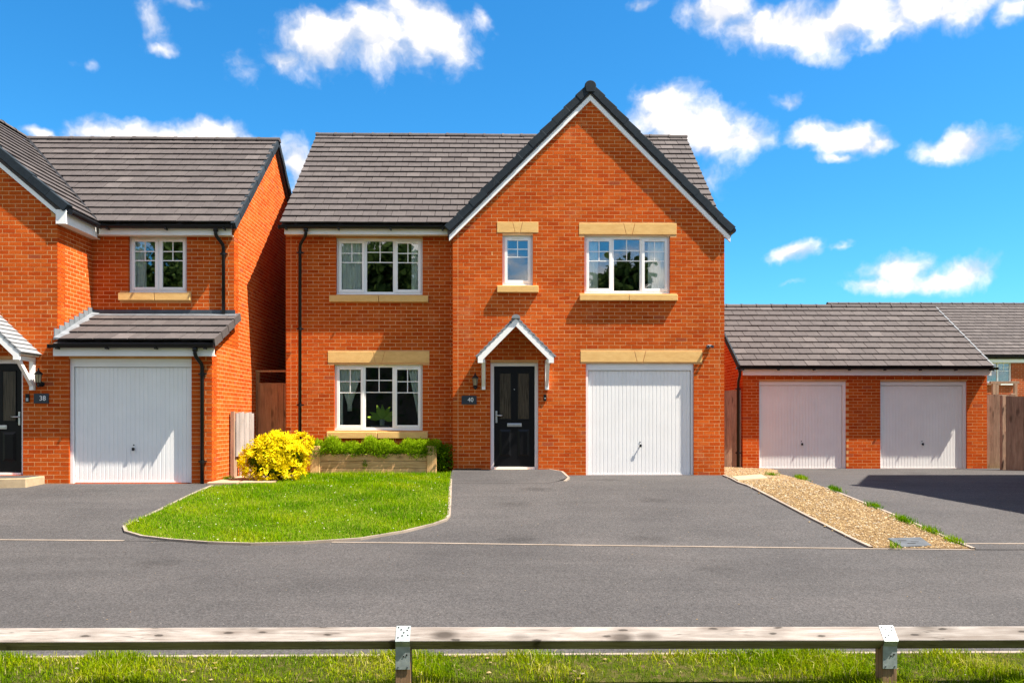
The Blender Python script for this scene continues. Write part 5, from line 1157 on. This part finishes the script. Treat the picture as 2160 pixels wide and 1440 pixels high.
curtain('pale curtain edge at the left of the upper right window, house 40', 1.80, 2.04, 3.62, 4.82, YG + .145, 2)
curtain('pleated grey curtain in the right light of the upper right window, house 40', 3.06, 3.45, 3.62, 4.82, YG + .145, 5)
curtain('narrow curtain edge in the small upper window, house 40', .14, .22, 3.8, 4.83, YG + .145, 1)
curtain('sheer curtain gathered to a point in the ground floor window, house 40', -3.36, -2.76, 1.30, 2.24, YL + .145, 5, .85)
curtain('thin straight curtain strip at far left of the ground floor window', -3.30, -3.20, .92, 2.24, YL + .15, 1)
curtain('tied back curtain at right of the ground floor window, house 40', -1.86, -1.56, .92, 2.24, YL + .145, 3, .75, 1)
curtain('pale curtain at the left of the upper window, house 38', -7.05, -6.82, 3.55, 4.66, YB + .145, 2)
MB().box(-3.35, -1.54, YL + .16, YL + .42, .86, .895).build('window_board', 'white', H40)
pp = tag(empty('potted_plant', (-2.43, YL + .30, .896)), 'leafy potted plant on the inner sill of the ground floor window', 'potted plant')
MB().box(-2.66, -2.26, YL + .17, YL + .30, .896, 1.0).build('trough', 'plant_green' if False else 'lead', pp, bevel=.006)
m = MB(); m.tube([(-2.40, YL + .22, 1.0), (-2.40, YL + .22, 1.13)], [.045, .055], 16); m.build('pot', 'pot', pp)
for i in range(11):
    a = math.pi * (.12 + .76 * i / 10) + random.uniform(-.08, .08); L_ = random.uniform(.26, .42); b0 = Vector((-2.40, YL + .22, 1.10)); dirv = Vector((math.cos(a), random.uniform(-.5, .3), math.sin(a) * 1.05)).normalized(); m = MB(); pw = None; sd_ = Vector((0, 1, 0)).cross(dirv).normalized()
    ring = []
    for k in range(7):
        s = k / 6; p = b0 + dirv * (L_ * s) + Vector((0, 0, -.16 * L_ * s * s * abs(math.cos(a)) * 2)); w = .006 + .042 * math.sin(math.pi * min(1, s * 1.02)) * (s > .2); ring.append((p - sd_ * w, p + sd_ * w + Vector((0, .012, 0))))
    for k in range(6): m.quadv(ring[k][0], ring[k][1], ring[k + 1][1], ring[k + 1][0])
    o = m.build('leaf', 'house_plant', pp); at_ = o.data.attributes.new('tint', 'FLOAT', 'POINT'); at_.data.foreach_set('value', np.full(len(o.data.vertices), random.uniform(.2, 1), dtype=np.float32))

# ================================================================== drive furniture
P = [G(1872, 1139), G(1942, 1137), G(1966, 1154), G(1902, 1157)]
m = MB(); m.hexa([(x, y, float(zg(x, y)) - .01) for x, y in P] + [(x, y, float(zg(x, y)) + .030) for x, y in P]); mc = tag(m.build('manhole_cover', 'cover', bevel=.004), 'grey metal inspection cover in the point of the gravel strip', 'manhole cover')
for (fx, fy) in ((.3, .35), (.62, .5), (.45, .7)):
    a = Vector((*P[0], 0)).lerp(Vector((*P[1], 0)), fx); b = Vector((*P[3], 0)).lerp(Vector((*P[2], 0)), fx); q = a.lerp(b, fy); z = float(zg(q.x, q.y)) + .030
    MB().box(q.x - .05, q.x + .05, q.y - .015, q.y + .015, z, z + .004).build('keyhole', 'hole', mc)
# leaning paving slab in the gravel near the garage corner
P = [G(1556, 1017), G(1620, 1013), G(1606, 1006), G(1543, 1008)]
tag(slab('paving_slab', P, float(zg(*P[0])) + .0, .05, 'concrete', .004), 'pale concrete slab lying at the head of the gravel strip', 'slab')

# ================================================================== knee rail in the foreground
KR = tag(empty('knee_rail_fence', (1, 5.5, -.68)), 'low diamond knee rail timber fence with galvanised straps in the foreground', 'fence')
hd_ = .0755; yr, zr = 5.5, -.322
px1, px2 = (-.62, 2.595)
def rail(x0, x1, dz0=0, dz1=0):
    m = MB(); c = .006
    pr = [(0, hd_), (-hd_, 0), (0, -hd_), (hd_, 0)]
    m.v = [(x0, yr + a, zr + b + dz0) for a, b in pr] + [(x1, yr + a, zr + b + dz1) for a, b in pr]
    m.f = [(0, 1, 2, 3), (7, 6, 5, 4)] + [(i, (i + 1) % 4, 4 + (i + 1) % 4, 4 + i) for i in range(4)]
    return m.build('rail', 'rail_wood', KR, bevel=.006)
rail(-5.4, px1 - .003, .006, 0); rail(px1 + .003, px2 - .003, -.001, -.012); rail(px2 + .003, 6.4, -.012, -.016)
for xp, dz in ((px1, 0), (px2, -.012), (px1 - 3.215, .004)):
    m = MB(); a = .05; pz = zr + dz
    prof = [(yr - a, -.95), (yr - a, pz - .030), (yr, pz - hd_ - .006), (yr + a, pz - .030), (yr + a, -.95)]
    m.prism([(xp - a, y, z) for y, z in prof], (2 * a, 0, 0)); m.build('post', 'post_wood', KR, bevel=.004)
    w, t_ = .047, .0022; k = hd_ + .0025
    s = MB(); A = [(yr + k * .95, pz + .0), (yr, pz + k), (yr - k - .001, pz - .001)]                      # strap over the two upper faces
    s.prism([(xp - w, A[0][0], A[0][1]), (xp - w, A[1][0], A[1][1]), (xp - w, A[2][0], A[2][1]), (xp - w, A[2][0] - t_, A[2][1] + .0), (xp - w, A[1][0], A[1][1] + t_ * 1.4), (xp - w, A[0][0] + t_, A[0][1])], (2 * w, 0, 0))
    st_ = s.build('strap', 'galv', KR)
    s = MB(); s.prism([(xp - w, yr - k - .0045, pz - .002), (xp - w, yr - k - .001, pz - .006), (xp - w, yr - a - .0055, pz - .045), (xp - w, yr - a - .0055, pz - .19), (xp - w, yr - a - .0095, pz - .19), (xp - w, yr - a - .0095, pz - .042)], (2 * w, 0, 0)); s.build('strap_plate', 'galv', st_)
    for (fx, fz) in ((-.7, .10), (.72, .12), (-.3, .25), (.55, .30), (.1, .45), (-.1, .65), (.7, .62), (-.65, .78)):
        y = yr - k * fz; z = pz + k * (1 - fz) + t_; x = xp + fx * w
        MB().tube([(x, y, z - .003), (x, y - .0025, z + .0025)], .0048, 8).build('nail_hole', 'hole', st_)
    for (fx, fz) in ((-.65, .175), (.65, .175), (.1, .105), (.55, .095)):
        x = xp + fx * w; MB().tube([(x, yr - a - .0085, pz - fz), (x, yr - a - .0125, pz - fz)], .0055, 8).build('screw', 'cover' if fz > .15 else 'hole', st_)

# ================================================================== trees across the road (seen mirrored in the windows)
def tree(label, x, y, h, spread, nl, seed):
    r_ = np.random.default_rng(seed); z0 = float(zg(x, y)); e = tag(empty('leafy_tree', (x, y, z0)), label, 'tree', 'trees across the road')
    m = MB(); th = h * .42; m.tube([(x, y, z0 - .1), (x + .1, y, z0 + th * .5), (x, y + .1, z0 + th)], [.22, .17, .12], 9); tips = []
    for i in range(9):
        a = i * 2.4; b = Vector((x, y, z0 + th * (.55 + .05 * i))); t_ = Vector((x + math.cos(a) * spread * .6, y + math.sin(a) * spread * .6, z0 + h * (.5 + .045 * i))); m.tube([b, b.lerp(t_, .5) + Vector((0, 0, .3)), t_], [.08, .05, .02], 6); tips.append(t_)
    m.build('trunk', 'bark', e)
    cen = np.array([(*(t_.x, t_.y), t_.z) for t_ in tips] + [(x, y, z0 + h * .6), (x, y, z0 + h * .82)]); cen = np.repeat(cen, 5, 0) + r_.normal(0, spread * .22, (len(cen) * 5, 3))
    C = cen[r_.integers(0, len(cen), nl)] + r_.normal(0, 1, (nl, 3)) * spread * .15
    C[:, 2] = np.minimum(C[:, 2], z0 + h)
    leaves('crown', C, .40, .75, 'tree_leaf', np.clip(r_.normal(.5, .22, nl), 0, 1), e, .1)
tree('tall tree across the road mirrored in the upper left window', -7.2, -13, 12.6, 3.4, 9000, 1)
tree('tree across the road mirrored in the upper right window', 6.4, -14, 11.6, 2.1, 6000, 2)
tree('far left tree across the road mirrored in the window of house 38', -20.5, -15, 11.5, 3.6, 8000, 3)
tree('broad tree across the road mirrored at the left of the door glass', -13.5, -17, 10.5, 3.4, 8000, 4)
tree('low tree across the road mirrored below the small upper window', .6, -17, 7.0, 2.8, 2800, 5)
tree('right hand tree across the road mirrored at the window edge', 13.5, -15, 8.6, 3.2, 2800, 6)
hg = tag(empty('hedge', (0, -12, -.75)), 'long clipped hedge across the road mirrored in the ground floor window', 'hedge')
n = 22000; C = np.stack([rng.uniform(-24, 24, n), rng.uniform(-13, -11.6, n), -.7 + rng.random(n) ** .8 * (5.6 + .5 * np.sin(rng.uniform(0, 60, n)))], 1)
leaves('foliage', C, .26, .6, 'tree_leaf', np.clip(rng.normal(.45, .2, n), 0, 1), hg, .2)
MB().box(-24, 24, -13, -11.9, -.9, 4.3).build('core', 'bark', hg)
for i in range(12): MB().tube([(-22 + i * 4, -12.3, -.8), (-22 + i * 4, -12.3, 3.8)], [.08, .04], 6).build('stem', 'bark', hg)
